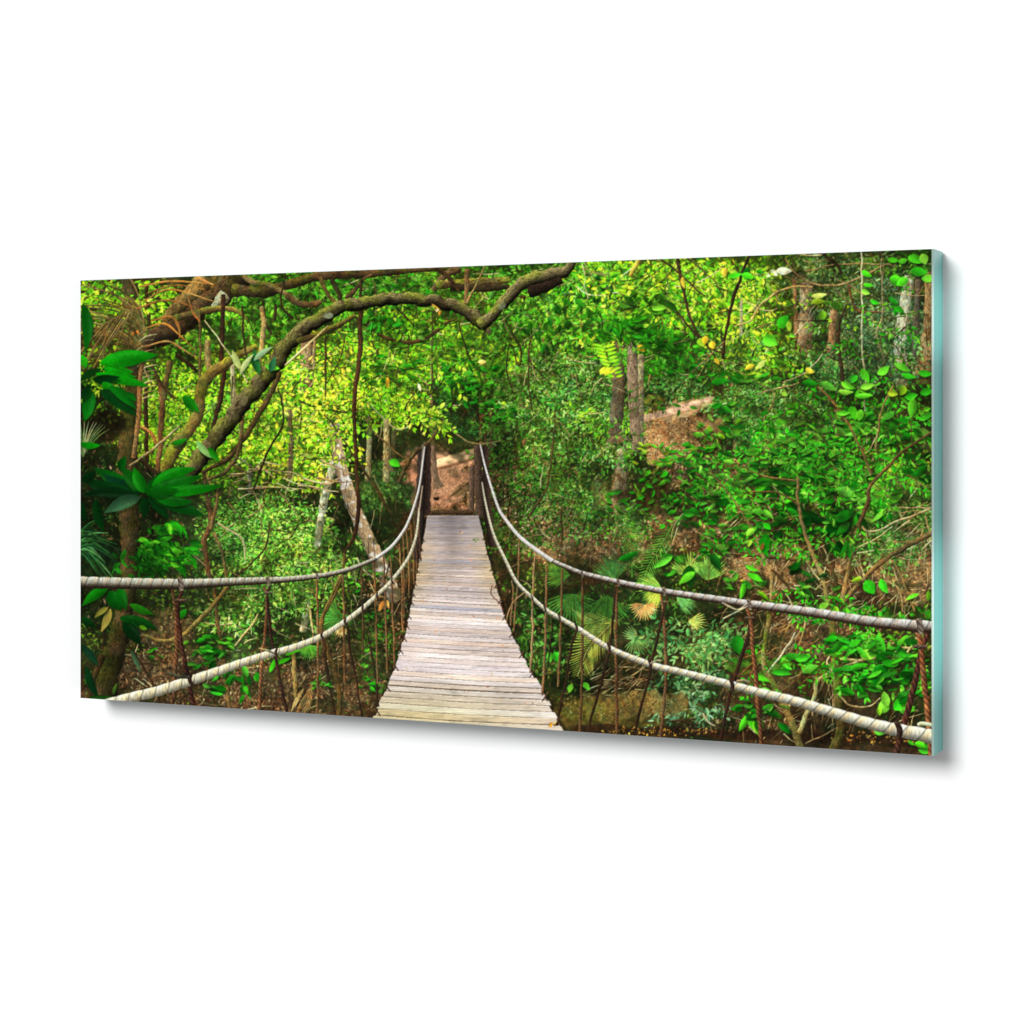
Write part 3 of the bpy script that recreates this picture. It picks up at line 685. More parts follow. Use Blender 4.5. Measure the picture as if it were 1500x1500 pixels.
# ---------------------------------------------------------------- saplings and bare branches
def br(pts, col, **kw):
    kw.setdefault('wob', 1.0); kw.setdefault('contrast', 0.25)
    stroke(pts, A(*col), **kw)
dk, md, pl = (50, 36, 24), (92, 68, 42), (168, 140, 104)
for pts, c in (
    ([(1188, 558, 2), (1218, 585, 3), (1235, 610, 3.5), (1258, 642, 4), (1268, 670, 4.5), (1275, 695, 5)], (116, 90, 56)),
    ([(1305, 570, 2.5), (1292, 610, 3), (1285, 640, 4), (1278, 680, 4)], (130, 108, 68)),
    ([(1266, 590, 1.5), (1268, 620, 1.5), (1270, 650, 1.5)], (200, 196, 176)),
    ([(1367, 632, 3.5), (1350, 645, 3.5), (1325, 660, 4), (1295, 690, 4.5), (1276, 708, 5)], (64, 46, 30)),
    ([(1276, 690, 5), (1271, 735, 6), (1258, 770, 6), (1248, 810, 6), (1240, 850, 6.5), (1231, 890, 8)], (118, 92, 60)),
    ([(1168, 700, 4), (1170, 740, 4.5), (1168, 758, 5), (1180, 785, 5), (1195, 820, 5.5), (1205, 845, 6), (1211, 880, 6.5), (1217, 905, 7)], (128, 104, 66)),
    ([(1367, 780, 8), (1320, 805, 7.5), (1285, 830, 7), (1255, 860, 7), (1230, 890, 9)], (88, 68, 44)),
    ([(1070, 811, 3), (1120, 815, 4), (1160, 820, 4), (1190, 828, 5), (1210, 828, 5), (1222, 840, 5.5), (1226, 870, 6), (1227, 900, 7)], (70, 52, 34)),
    ([(1060, 770, 3), (1085, 750, 3), (1105, 785, 4), (1118, 815, 5), (1130, 840, 5), (1130, 870, 4.5), (1128, 885, 5)], (140, 112, 76)),
    ([(1132, 835, 4), (1150, 855, 3.5), (1165, 868, 3), (1185, 870, 2)], (60, 46, 30)),
    ([(1367, 742, 3), (1345, 753, 3), (1310, 765, 3), (1285, 778, 2.5), (1268, 777, 2.5), (1262, 770, 2)], (186, 156, 124)),
    ([(1255, 803, 2), (1285, 788, 2), (1306, 772, 2)], (180, 166, 120)),
    ([(1367, 790, 2), (1355, 800, 2), (1350, 805, 1.6)], (176, 140, 104)),
    ([(1355, 755, 2.5), (1358, 770, 2.5), (1362, 782, 2)], (170, 140, 100)),
    ([(1310, 744, 2), (1340, 744, 2.2), (1367, 744, 2)], (180, 144, 112)),
    ([(1160, 785, 2), (1170, 810, 2.4), (1185, 828, 2.4), (1200, 850, 2)], (160, 140, 104)),
    ([(1308, 820, 2), (1320, 845, 2.4), (1330, 870, 2.2), (1340, 895, 2.4)], (126, 100, 66)),
    ([(1300, 850, 2), (1318, 865, 2.4), (1322, 895, 2.2)], (150, 120, 84)),
    ([(1073, 540, 2), (1110, 560, 2), (1135, 580, 2), (1120, 612, 2.5), (1118, 640, 2.5), (1127, 660, 2.5)], (126, 110, 74)),
    ([(1110, 578, 1.6), (1140, 568, 2), (1170, 562, 1.6)], (178, 146, 112)),
    ([(1075, 478, 1.5), (1098, 470, 2.5), (1110, 452, 3), (1135, 430, 3), (1160, 420, 3), (1190, 421, 2.5)], (180, 140, 90)),
    ([(1150, 380, 2), (1170, 405, 2.6), (1200, 418, 3), (1235, 416, 3), (1270, 402, 2.6), (1300, 385, 2)], (140, 108, 78)),
    ([(1180, 398, 1.6), (1220, 388, 2), (1260, 386, 2), (1310, 388, 1.6)], (132, 104, 74)),
    ([(1203, 369, 4), (1222, 385, 4.5), (1233, 400, 4)], dk),
    ([(1243, 418, 3.5), (1250, 445, 3.5), (1262, 457, 4), (1292, 457, 2.5)], (86, 58, 42)),
    ([(1098, 374, 4), (1085, 405, 4.5), (1072, 445, 5), (1064, 485, 4), (1058, 525, 4)], (42, 30, 24)),
    ([(1262, 368, 2), (1263, 440, 2.2), (1264, 520, 2.6), (1268, 560, 2.2), (1266, 590, 2)], (198, 188, 160)),
    ([(1290, 378, 1.5), (1292, 460, 2.5), (1284, 490, 2), (1295, 528, 2)], (142, 128, 100)),
    ([(1240, 445, 2), (1232, 465, 4), (1228, 500, 5.5), (1234, 545, 6), (1236, 575, 6)], (60, 46, 34)),
    ([(1148, 560, 1.5), (1180, 545, 2), (1205, 520, 2)], (176, 150, 120)),
    ([(992, 374, 5), (999, 415, 4.5), (1008, 455, 4), (1020, 485, 3.5), (1040, 508, 3), (1062, 518, 3)], (58, 40, 30)),
    ([(962, 374, 3), (1000, 405, 3), (1032, 434, 2)], (62, 46, 32)),
    ([(1004, 376, 2), (1040, 405, 2), (1060, 432, 2)], (80, 58, 40)),
    ([(990, 455, 2.5), (1015, 485, 3), (1040, 512, 2.5), (1058, 535, 2)], (56, 40, 28)),
    ([(1013, 545, 2), (1040, 520, 2), (1060, 500, 1.6)], (110, 86, 60)),
    ([(1020, 540, 2), (1045, 560, 2), (1060, 580, 2.5)], dk),
    ([(940, 374, 7), (930, 392, 7), (923, 404, 5)], (176, 148, 60)),
    ([(740, 470, 2), (752, 490, 2), (762, 510, 2.5), (760, 535, 2), (748, 505, 2), (742, 540, 2), (752, 575, 2)], (48, 34, 24)),
    ([(775, 500, 1.6), (774, 560, 2), (780, 600, 2)], (60, 44, 30)),
    ([(813, 600, 1.6), (812, 640, 2.4), (805, 690, 3), (798, 720, 3), (775, 755, 4)], (70, 54, 34)),
    ([(822, 745, 3), (824, 780, 3), (822, 800, 2)], (60, 46, 30)),
    ([(671, 470, 2), (683, 512, 2.4), (694, 538, 1.6)], (44, 30, 22)),
    ([(633, 455, 1.6), (633, 520, 2), (634, 560, 3)], (70, 54, 38)),
    ([(515, 462, 3), (545, 482, 4), (570, 497, 5), (600, 502, 6), (630, 492, 5.5), (652, 475, 4.5), (668, 467, 2)], (62, 44, 28)),
    ([(580, 450, 2), (600, 470, 2.4), (606, 478, 2)], (50, 38, 26)),
    ([(540, 590, 1.5), (560, 612, 2), (580, 628, 2), (600, 626, 1.6)], (150, 140, 110)),
    ([(530, 610, 2), (560, 645, 2), (590, 670, 2)], (96, 76, 50)),
    ([(585, 705, 5), (592, 690, 5), (608, 665, 5.5), (630, 646, 5), (646, 620, 3), (650, 612, 2)], (72, 56, 34)),
    ([(650, 612, 2), (662, 630, 2.5), (676, 642, 2.5), (694, 650, 2.5), (712, 650, 2), (735, 645, 1.4)], (124, 100, 66)),
    ([(440, 570, 2), (470, 600, 2.2), (500, 640, 2), (540, 700, 4), (560, 730, 5), (575, 755, 4)], (56, 46, 26)),
    ([(420, 575, 2.5), (445, 590, 2.5), (480, 600, 2.4), (510, 605, 2)], (56, 42, 28)),
):
    br(pts, c)
for pts, c in (
    ([(1128, 900, 7), (1120, 945, 7), (1120, 975, 8), (1131, 1000, 8.5), (1147, 1030, 9.5), (1160, 1060, 10), (1174, 1100, 11)], (120, 100, 62)),
    ([(1219, 900, 10), (1223, 950, 11.5), (1225, 990, 12), (1229, 1040, 12), (1231, 1072, 13), (1220, 1104, 16)], (98, 82, 44)),
    ([(1198, 993, 5), (1193, 1020, 7), (1182, 1045, 7), (1171, 1072, 8)], (172, 158, 110)),
    ([(1232, 966, 4), (1270, 967, 5), (1300, 962, 5.5), (1322, 950, 4), (1345, 951, 3)], (146, 122, 84)),
    ([(1200, 995, 4), (1215, 985, 4.5), (1255, 970, 3.5)], (150, 130, 92)),
    ([(1165, 928, 2), (1148, 955, 3), (1125, 985, 2.4)], (186, 176, 150)),
    ([(1180, 905, 2), (1176, 930, 2), (1170, 945, 1.6)], (150, 132, 96)),
    ([(1219, 955, 3), (1211, 970, 3), (1218, 983, 3)], (190, 160, 120)),
    ([(1345, 930, 3), (1330, 955, 3.4), (1303, 975, 2.6)], (166, 142, 96)),
    ([(1280, 945, 3), (1290, 935, 3.5), (1282, 960, 3)], (186, 164, 110)),
    ([(1225, 1015, 2), (1245, 1032, 2.4), (1272, 1035, 2), (1290, 1022, 1.6)], (170, 140, 104)),
    ([(1180, 1088, 2), (1205, 1078, 2), (1228, 1065, 1.6)], (160, 130, 96)),
    ([(980, 1058, 3), (1000, 1056, 4), (1018, 1062, 3)], (60, 44, 30)),
    ([(1030, 1046, 3), (1040, 1060, 2.5), (1046, 1064, 2)], (170, 150, 130)),
    ([(298, 690, 5), (303, 730, 6), (310, 765, 7.5), (299, 792, 8), (303, 820, 7), (307, 850, 6)], (84, 60, 42)),
    ([(322, 712, 5), (315, 745, 5), (308, 775, 6)], (106, 84, 56)),
    ([(312, 780, 5), (325, 808, 5), (332, 845, 4.5)], (112, 92, 60)),
    ([(395, 765, 2), (389, 800, 2.4), (368, 825, 2.4), (345, 845, 2)], (52, 38, 28)),
    ([(320, 767, 3), (345, 782, 3), (356, 795, 3), (359, 820, 2)], (176, 150, 118)),
    ([(313, 858, 5), (318, 900, 5.5), (325, 960, 6), (332, 1000, 6), (337, 1045, 6)], (92, 68, 42)),
    ([(334, 860, 6), (310, 890, 7), (285, 915, 6.5), (262, 934, 6), (235, 938, 5), (208, 930, 4)], (120, 100, 58)),
    ([(340, 950, 2), (356, 930, 3), (370, 915, 3), (378, 900, 2)], (186, 150, 104)),
    ([(170, 850, 3), (155, 910, 3), (150, 960, 3)], (54, 38, 26)),
    ([(186, 940, 2), (205, 970, 2.4), (225, 1005, 2.4), (240, 1040, 2.4)], (44, 30, 22)),
    ([(505, 808, 4), (503, 830, 4), (500, 850, 4), (492, 870, 4), (480, 890, 4.5), (472, 905, 6), (470, 930, 8), (478, 950, 7), (488, 975, 7), (496, 1010, 7), (497, 1060, 7)], (82, 62, 36)),
    ([(497, 845, 4), (486, 870, 3), (474, 895, 3)], (110, 90, 50)),
    ([(474, 935, 5), (478, 980, 5), (484, 1010, 4), (492, 1052, 4)], (48, 34, 24)),
    ([(430, 955, 5), (431, 985, 7), (433, 1020, 5)], (140, 108, 66)),
    ([(452, 885, 2.5), (456, 910, 3), (458, 926, 2.5)], (170, 140, 100)),
):
    br(pts, c, moss=A(74, 86, 30) if pts[0][2] > 6 else None)

# ---------------------------------------------------------------- shrubs close by on the right
def big(x, y, L, W, ang, pal, **kw):
    c = pick(pal) if isinstance(pal, list) else A(*pal)
    kw.setdefault('vein', R.choice((0, 0.08, 0.16))); kw.setdefault('soft', R.choice((1.6, 2.6, 4.0)))
    kw.setdefault('half', R.uniform(-0.34, 0.34)); kw.setdefault('alpha', R.uniform(0.72, 1.0))
    kw.setdefault('tag', NEAR)
    shaded(x, y, L, W, ang, c, bend=kw.pop('bend', R.uniform(-0.3, 0.3)), grad=kw.pop('grad', R.uniform(-0.4, 0.4)), rag=R.uniform(0, 0.05), **kw)
def cluster(cx, cy, rx, ry, n, L, pal, ang=0.2, spread=0.7, asp=0.27, k=(0.5, 1.1)):
    n = int(n*1.1)
    for i in range(n):
        r = math.sqrt(R.random()); th = R.uniform(0, 6.283)
        x, y = cx+rx*r*math.cos(th), cy+ry*r*math.sin(th)
        a = ang+R.uniform(-spread, spread)
        if R.random() < 0.45: a = math.pi-a
        l = L*R.uniform(0.65, 1.2)
        big(x-math.cos(a)*l/2, y-math.sin(a)*l/2, l, l*asp*(0.25+0.8*abs(math.sin(R.uniform(0, 3.14)))), a, [tuple(q*(k[0]+(k[1]-k[0])*(0.6*i/n+0.4*R.random())) for q in R.choice(pal))])
blob(985, 650, 44, 40, A(138, 96, 68), 0.85); blob(1030, 625, 30, 20, A(134, 94, 66), 0.7)
litter((990, 650, 52, 42), 1100, [(186, 138, 104), (150, 102, 72), (210, 166, 130), (110, 72, 50), (92, 60, 42)], (1.6, 4.4), (0.7, 1.15))
blob(1000, 600, 44, 13, A(196, 148, 116), 0.85, ang=-0.3, ns=0.3)
for (x, y, rx, ry) in ((948, 611, 18, 5), (972, 605, 20, 6), (996, 598, 20, 6), (1018, 591, 18, 5), (1034, 585, 14, 4)):
    blob(x, y, rx, ry, A(232, 188, 148), 0.8, ang=-0.27, ns=0.5, tag=SLOPE)
stroke([(940, 619, 2), (970, 612, 2.6), (1010, 600, 2)], A(170, 122, 90), tex='flat', soft=5, alpha=0.5)
blob(958, 586, 22, 8, A(116, 110, 46), 0.8)
litter((985, 601, 46, 10), 130, [(240, 200, 168), (190, 140, 104), (150, 104, 74)], (1.2, 3))
trunk([(939, 520, 9), (938, 590, 10), (938, 650, 9)], (116, 104, 84)); trunk([(925, 520, 14), (926, 540, 15), (929, 600, 15), (932, 655, 14)], (150, 126, 96), blotch=A(112, 94, 68), tag=TRUNK_B, light=(-0.4, -0.7))
sprays(918, 500, 30, 14, 14, 9, GG, k0=0.7, k1=1.1); sprays(915, 640, 26, 16, 14, 7, BG+GG[:2], k0=0.7, k1=1.15); sprays(940, 575, 10, 26, 6, 7, BG, k0=0.7, k1=1.15)
for (x, y, a_, l_) in ((985, 592, 0.3, 14), (996, 600, 1.9, 12), (1010, 596, 0.2, 13), (976, 598, 3.0, 12)): leaf(x, y, l_, 3, a_, pick([(40, 104, 22), (56, 120, 30)]))
for (x, y, rx, ry, n, L) in ((1140, 690, 100, 50, 46, 11), (1250, 680, 100, 70, 60, 12), (1120, 625, 50, 26, 24, 9), (1180, 770, 100, 36, 30, 11), (1050, 735, 50, 36, 24, 10), (1250, 590, 100, 40, 46, 10),
                             (1310, 640, 50, 60, 40, 11), (1120, 800, 70, 24, 14, 10), (1270, 950, 80, 50, 34, 11), (1150, 970, 60, 40, 14, 10), (1190, 880, 60, 20, 20, 10)):
    sprays(x, y, rx, ry, n, L, NG+NB[:3]+GG[:3], nl=5, ang=0.3, asp=0.3, k0=0.55, k1=1.15)
cluster(1075, 555, 69, 10, 18, 19, NG+NV); cluster(1010, 548, 34, 16, 8, 13, NG)
cluster(1080, 640, 46, 47, 8, 15, NG+NV); cluster(1068, 612, 18, 21, 5, 15, NG)
cluster(1062, 592, 20, 11, 8, 17, NB+NG[:2]); cluster(1052, 626, 34, 23, 14, 16, NV+NB+YG[:2])
cluster(1015, 663, 41, 21, 24, 16, NB+NG[:2]); cluster(950, 668, 41, 18, 24, 12, YG+NB[:3], asp=0.24)
cluster(960, 690, 30, 23, 17, 13, NG+NB); cluster(945, 722, 14, 21, 8, 15, YG+NB, ang=1.3)
cluster(915, 735, 46, 16, 14, 13, NG+GG[:1]); cluster(1000, 700, 46, 29, 24, 16, NG+GG[:2])
cluster(1020, 740, 51, 26, 18, 17, NG+NV); cluster(1075, 680, 57, 29, 28, 19, NG+NV)
cluster(1100, 715, 69, 29, 36, 20, NG+NV+NB[:2]+ND[:1]); cluster(1150, 695, 41, 26, 24, 22, NG+NG+NV+ND[:2])
cluster(1195, 645, 51, 29, 28, 20, NG+NG+NV+ND[:2]); cluster(1165, 660, 34, 21, 15, 19, NG+NG+NV+ND[:2])
cluster(1215, 700, 53, 31, 28, 25, NG+NG+NV+ND[:2]); cluster(1250, 620, 34, 18, 10, 19, NG+NV+NB[:2]+ND[:1])
cluster(1300, 632, 57, 23, 24, 20, NG+NV+NB[:2]+ND[:1]); cluster(1335, 660, 39, 31, 12, 19, ND+NG[:2])
cluster(1340, 690, 23, 23, 5, 27, ND+NG[:2]); cluster(1275, 730, 39, 34, 18, 27, NG+NG+NV+ND[:2])
cluster(1200, 755, 57, 34, 28, 27, ND+NG[:2]); cluster(1235, 780, 34, 34, 14, 32, ND+NG[:2], ang=0.7)
cluster(1090, 755, 57, 21, 21, 17, NG+NV); cluster(1070, 785, 39, 31, 18, 16, NG+GG[:1])
cluster(1040, 800, 34, 21, 14, 16, NG+NV); cluster(980, 825, 28, 18, 8, 19, NG+NV); cluster(1010, 760, 46, 13, 10, 19, NG)
cluster(1110, 770, 16, 18, 5, 20, NV+NB+YG[:1]); cluster(1150, 780, 34, 26, 10, 19, NG+NG+NV+ND[:2])
cluster(1185, 840, 30, 21, 8, 20, ND+NG[:1], ang=-0.3); cluster(1200, 870, 39, 13, 9, 16, NG+NV); cluster(1090, 850, 32, 18, 9, 17, NG+NV+NB[:2]+ND[:1], ang=0.4)
mottle(0.45, (22, 8), 0.58, box_=(960, 560, 1367, 860))
for (x, y, rx, ry, n, L) in ((1140, 690, 110, 60, 34, 11), (1260, 670, 90, 70, 34, 12), (1040, 690, 50, 40, 18, 10), (1280, 970, 80, 50, 22, 12), (1300, 480, 60, 70, 18, 10), (1180, 780, 90, 30, 14, 11)):
    sprays(x, y, rx, ry, n, L, NV+NG[:3]+GG[:2], nl=5, ang=0.35, asp=0.26, k0=0.6, k1=1.1, soft=1.6)
tw(50, (1000, 600, 1367, 860), (14, 50), (0.9, 1.8), PALE[:2]+DARK[:2]+[(120, 96, 62)])
for pts, c in (([(1275, 695, 4), (1262, 660, 3.6), (1235, 610, 3), (1205, 572, 2)], (120, 96, 60)), ([(1367, 632, 3), (1325, 660, 4), (1295, 690, 4.5), (1275, 712, 5), (1270, 740, 6), (1258, 770, 6)], (84, 62, 40)),
               ([(1168, 700, 4), (1170, 740, 4.5), (1180, 785, 5), (1200, 835, 5.5)], (132, 108, 70)), ([(1100, 690, 2), (1130, 700, 2.4), (1166, 705, 3)], (110, 86, 54)), ([(1170, 740, 3), (1140, 722, 2.4), (1100, 720, 2)], (96, 74, 46)),
               ([(1040, 690, 1.6), (1080, 740, 2), (1110, 790, 2.4)], (120, 96, 62)), ([(1285, 640, 3), (1292, 600, 2.6), (1308, 565, 2)], (136, 112, 70))):
    stroke(pts, A(*c), contrast=0.25, wob=1.0)
for (x, y, L, W, a, p) in (
    (1330, 376, 24, 8, 0.4, NB), (1350, 372, 17, 8, 1.2, NB), (1334, 396, 26, 8, 0.15, NB), (1350, 408, 22, 7, -0.1, NB), (1303, 408, 20, 9, 0.1, NB), (1330, 408, 20, 8, 2.6, NB),
    (1300, 380, 18, 5, 0.1, NB), (1316, 384, 14, 5, -0.3, NB), (1262, 397, 18, 5, 0.5, NB), (1264, 417, 16, 4, 0.1, NB), (1262, 424, 14, 5, 0.5, NB), (1275, 440, 14, 4, 0.3, NB),
    (1302, 435, 18, 5, 0.6, NG), (1310, 450, 16, 6, 0.4, NG), (1188, 434, 24, 5, -0.15, YY), (1188, 444, 22, 5, -0.1, YG), (1218, 445, 18, 6, 0.5, YG), (1205, 455, 14, 7, 1.4, YG),
    (1118, 494, 24, 11, 0.5, NB), (1140, 480, 24, 10, -0.9, NB), (1155, 470, 16, 5, 1.4, YG), (1097, 393, 14, 5, 2.2, NG), (1108, 396, 12, 4, 0.3, NG), (1066, 405, 22, 5, -0.2, NB), (1086, 402, 20, 6, 0.3, NB),
    (1262, 540, 24, 7, 1.1, NB), (1285, 548, 22, 7, -0.6, NB), (1310, 532, 28, 6, 0.5, NB), (1255, 550, 14, 6, 2.2, NB), (1320, 548, 24, 5, 0.2, NB), (1345, 545, 22, 6, 0.1, NB),
    (1232, 560, 24, 6, 0.4, NB), (1260, 568, 22, 6, -0.2, NB), (1228, 572, 22, 5, 0.1, NB), (1252, 580, 28, 5, -0.05, NB), (1246, 595, 22, 8, 1.2, NB), (1262, 600, 18, 7, 1.8, NB),
    (1325, 582, 20, 7, -0.2, NB), (1338, 583, 30, 9, 1.7, NB), (1348, 576, 20, 7, -0.2, NB), (1346, 615, 24, 6, -0.4, NG), (1300, 575, 16, 6, 0.2, YG), (1325, 565, 16, 7, 2.0, YG),
    (1202, 560, 26, 7, 0.5, NG), (1175, 560, 24, 7, 0.1, NG), (1225, 605, 20, 5, 0.0, NB),
    (1268, 850, 24, 11, 1.0, NB), (1290, 848, 24, 7, 1.1, NB), (1262, 846, 16, 4, 2.8, YG), (1346, 870, 22, 4, 2.7, NB), (1360, 880, 16, 5, -1.6, YG), (1095, 840, 26, 6, 0.5, NB), (1092, 828, 22, 4, 0.4, NB),
    (1090, 852, 28, 5, 1.8, NB), (1110, 866, 22, 4, 0.7, YG), (1200, 890, 16, 6, -0.4, NB), (1222, 888, 14, 5, 1.2, YG), (1105, 775, 16, 6, 2.4, NB), (1118, 768, 14, 5, 0.6, NB), (1100, 790, 12, 4, 1.9, YG),
    (1122, 782, 32, 10, 1.6, (14, 120, 12)), (1118, 795, 14, 3, 1.9, (120, 66, 30)),
    (1285, 930, 40, 11, 1.35, NG), (1230, 935, 30, 9, 0.8, NG), (1260, 960, 26, 10, 0.0, NB), (1300, 975, 46, 16, 2.2, (10, 104, 14)), (1330, 980, 26, 10, 1.9, NG), (1265, 985, 26, 4, 1.0, NB), (1255, 1000, 24, 4, -0.8, NB),
    (1290, 1045, 26, 10, -1.2, NB), (1310, 1040, 30, 11, -0.9, NB), (1300, 1035, 24, 8, -1.8, NB), (1288, 1035, 14, 5, 1.5, YG), (1318, 1042, 24, 9, -0.3, NG),
    (1100, 1042, 30, 5, 2.2, NB), (1092, 1050, 24, 6, 2.0, NB), (1098, 1045, 26, 6, 1.3, NB), (1104, 1056, 24, 6, 1.2, (120, 230, 30)), (1112, 1050, 26, 8, 1.5, NG), (1140, 1060, 24, 6, 0.7, ND), (1120, 1038, 30, 6, 0.5, NG),
    (1150, 960, 26, 6, 0.0, NG), (1165, 966, 24, 7, -0.2, NG), (1175, 985, 26, 7, -0.4, NG), (1130, 985, 30, 6, 0.1, NG), (1100, 990, 30, 5, 0.3, NB), (1080, 930, 30, 12, 1.4, (22, 130, 20)), (1280, 1070, 18, 5, 0.2, NG),
    (1340, 1088, 20, 6, 0.4, NB), (1355, 1090, 16, 5, 0.8, NG), (1345, 1098, 20, 5, 0.2, NG), (1330, 1085, 12, 3, 0.6, NB),
    (1145, 575, 10, 4, 0.5, YG), (1155, 590, 12, 4, 0.7, YG), (1025, 495, 14, 7, 1.2, YY), (1035, 492, 14, 6, 1.8, (236, 190, 40)), (1042, 500, 12, 6, 1.3, (240, 200, 50)), (1046, 525, 12, 4, 0.9, (240, 190, 50)),
    (1062, 392, 14, 6, 1.6, (240, 190, 60)), (935, 505, 14, 6, 0.8, (236, 180, 40)), (897, 500, 4, 2, 0.5, YY), (1000, 405, 18, 4, 1.4, (230, 190, 60)),
    (1180, 540, 14, 5, 0.4, (236, 210, 60)), (1120, 528, 18, 5, 2.4, YY), (1105, 535, 16, 5, 2.7, (236, 200, 50)), (1135, 530, 16, 4, 0.1, YG),
    (1042, 560, 26, 6, -0.1, NG), (838, 1002, 14, 5, 1.9, NB), (853, 1000, 16, 5, 0.8, NB), (804, 955, 16, 6, 1.4, NG), (812, 955, 18, 7, 1.2, NG),
    (905, 820, 34, 6, -0.4, (10, 110, 14)), (1010, 828, 34, 12, 1.5, (12, 58, 14)), (1040, 812, 28, 8, 1.0, (12, 70, 16)), (985, 815, 34, 6, 2.6, NG), (1018, 838, 30, 7, 2.5, NB),
    (1085, 850, 4, 2, 0.1, YY)):
    big(x, y, L, W, a, p)
cluster(1280, 970, 60, 30, 30, 22, NG+NB[:2]); cluster(1240, 945, 40, 16, 24, 20, NG+NB[:1]); cluster(1330, 955, 30, 24, 14, 20, NG+NB)
cluster(1335, 1010, 26, 30, 16, 20, NG+ND); cluster(1260, 1000, 30, 24, 16, 18, NG+GG[:1])
cluster(1110, 1030, 40, 22, 20, 18, NG+ND[:1])

# fern-like bright spray and hanging sprays right of centre
for i in range(9):
    y = 508+i*5.5; x = 884+i*2
    leaf(x, y, 18-i*0.6, 2.6, math.pi+0.25, pick([(150, 226, 40), (120, 204, 34)]), half=0.1); leaf(x+2, y, 16-i*0.5, 2.6, -0.25, pick([(150, 226, 40), (120, 204, 34)]), half=0.1)
for i in range(7):
    leaf(884+i*3, 538+R.uniform(-2, 4), 12, 4, 2.0+i*0.08, pick([(236, 226, 50), (206, 226, 50)]))
cluster(950, 440, 40, 20, 24, 18, GG+NB[:1]); cluster(925, 475, 34, 16, 22, 18, [(44, 140, 20), (30, 104, 16), (70, 170, 30)])
cluster(915, 490, 40, 14, 20, 19, [(34, 118, 18), (24, 90, 14), (50, 140, 24)], ang=1.0); cluster(970, 505, 30, 16, 16, 18, [(40, 120, 20), (28, 90, 16)])
cluster(840, 460, 36, 20, 14, 17, [(34, 110, 20), (48, 140, 26), (26, 84, 18)], ang=0.9); cluster(800, 490, 30, 22, 14, 17, [(24, 84, 18), (34, 110, 20)], ang=1.3)
cluster(690, 545, 44, 26, 40, 14, NG+GG[:2], ang=0.6); cluster(700, 580, 44, 18, 34, 14, NG+GG, ang=0.6); cluster(730, 600, 24, 20, 18, 13, NG+GG[:2])
cluster(600, 440, 50, 14, 16, 14, GG); cluster(560, 470, 26, 16, 18, 18, [(50, 150, 30), (34, 120, 20), (70, 176, 34)], ang=0.8)
cluster(580, 540, 40, 24, 20, 13, NG+GG); cluster(545, 540, 22, 20, 14, 13, NG[:3]+GG)
leaf(568, 552, 18, 3.2, 1.6, A(240, 150, 40)); leaf(613, 562, 12, 3, 1.3, A(244, 240, 190)); leaf(700, 530, 13, 4, 0.0, A(240, 206, 110))
sprays(616, 615, 26, 16, 16, 8, YG+YY[:1], nl=5, k0=0.9, k1=1.2)
big(570, 675, 18, 7, 0.5, NB)
mottle(0.5, (30, 9), 0.57, box_=(200, 390, 760, 640))
cluster(400, 440, 70, 30, 22, 14, GG+NV[:3], ang=0.7); cluster(500, 420, 60, 16, 18, 14, GG+NV[:2], ang=0.8); cluster(620, 420, 60, 16, 16, 14, GG, ang=0.7); cluster(300, 480, 50, 30, 16, 13, GG+YG[:2], ang=0.7)
cluster(640, 500, 60, 30, 22, 13, GG+YG[:3], ang=0.6); cluster(760, 420, 50, 20, 16, 14, GG+NB[:1], ang=0.6); cluster(470, 600, 30, 24, 16, 12, YG+YY, ang=0.5); cluster(430, 660, 40, 20, 14, 12, YG+YY, ang=0.4)
sprays(480, 590, 60, 60, 40, 9.6, YG+YY[:3], nl=5, k0=0.8, k1=1.2, soft=1.4); sprays(330, 610, 90, 60, 34, 9.6, YG, nl=5, k0=0.7, k1=1.15, soft=1.4)

# ---------------------------------------------------------------- big limbs overhead on the left
mossc = A(92, 92, 28)
stroke([(189, 398, 24), (194, 470, 26), (192, 560, 26), (188, 640, 28), (186, 720, 30), (190, 790, 27), (186, 870, 24), (172, 940, 30), (156, 990, 36), (146, 1040, 42)], A(74, 58, 40), contrast=0.3, moss=A(52, 52, 20), amb=0.4)
stroke([(150, 960, 10), (136, 1000, 8), (128, 1040, 8)], A(60, 44, 26))
stroke([(352, 396, 44), (322, 424, 50), (288, 450, 40), (258, 478, 34), (225, 500, 26)], A(70, 50, 36), contrast=0.4, moss=A(60, 50, 24), amb=0.35)
stroke([(300, 410, 26), (270, 440, 22), (240, 470, 14)], A(104, 78, 46), contrast=0.35)
stroke([(270, 476, 22), (245, 485, 26), (225, 495, 22), (208, 520, 16)], A(52, 38, 28), contrast=0.3)
stroke([(340, 424, 16), (385, 428, 17), (420, 418, 14), (470, 404, 14), (540, 400, 14), (600, 396, 9), (660, 392, 6)], A(62, 46, 32), contrast=0.3, moss=A(70, 66, 26))
stroke([(330, 432, 18), (318, 445, 14), (312, 455, 8)], A(130, 124, 108), contrast=0.4)
stroke([(353, 402, 6), (370, 413, 8), (395, 418, 8), (415, 428, 7), (436, 440, 6)], A(136, 112, 80), contrast=0.25, moss=A(100, 96, 40))
stroke([(420, 432, 9), (436, 444, 9), (458, 446, 10), (470, 442, 6)], A(96, 72, 48))
stroke([(255, 467, 10), (290, 457, 9), (322, 452, 9), (346, 455, 7), (362, 468, 3)], A(96, 76, 48), moss=A(90, 96, 34))
stroke([(635, 425, 8), (650, 405, 10), (672, 392, 14)], A(80, 60, 42), contrast=0.4)
stroke([(640, 418, 12), (680, 414, 12), (720, 412, 12), (745, 410, 9)], A(84, 66, 40), contrast=0.35, moss=A(96, 100, 34))
stroke([(660, 420, 10), (700, 422, 12), (745, 420, 8)], A(40, 32, 22))
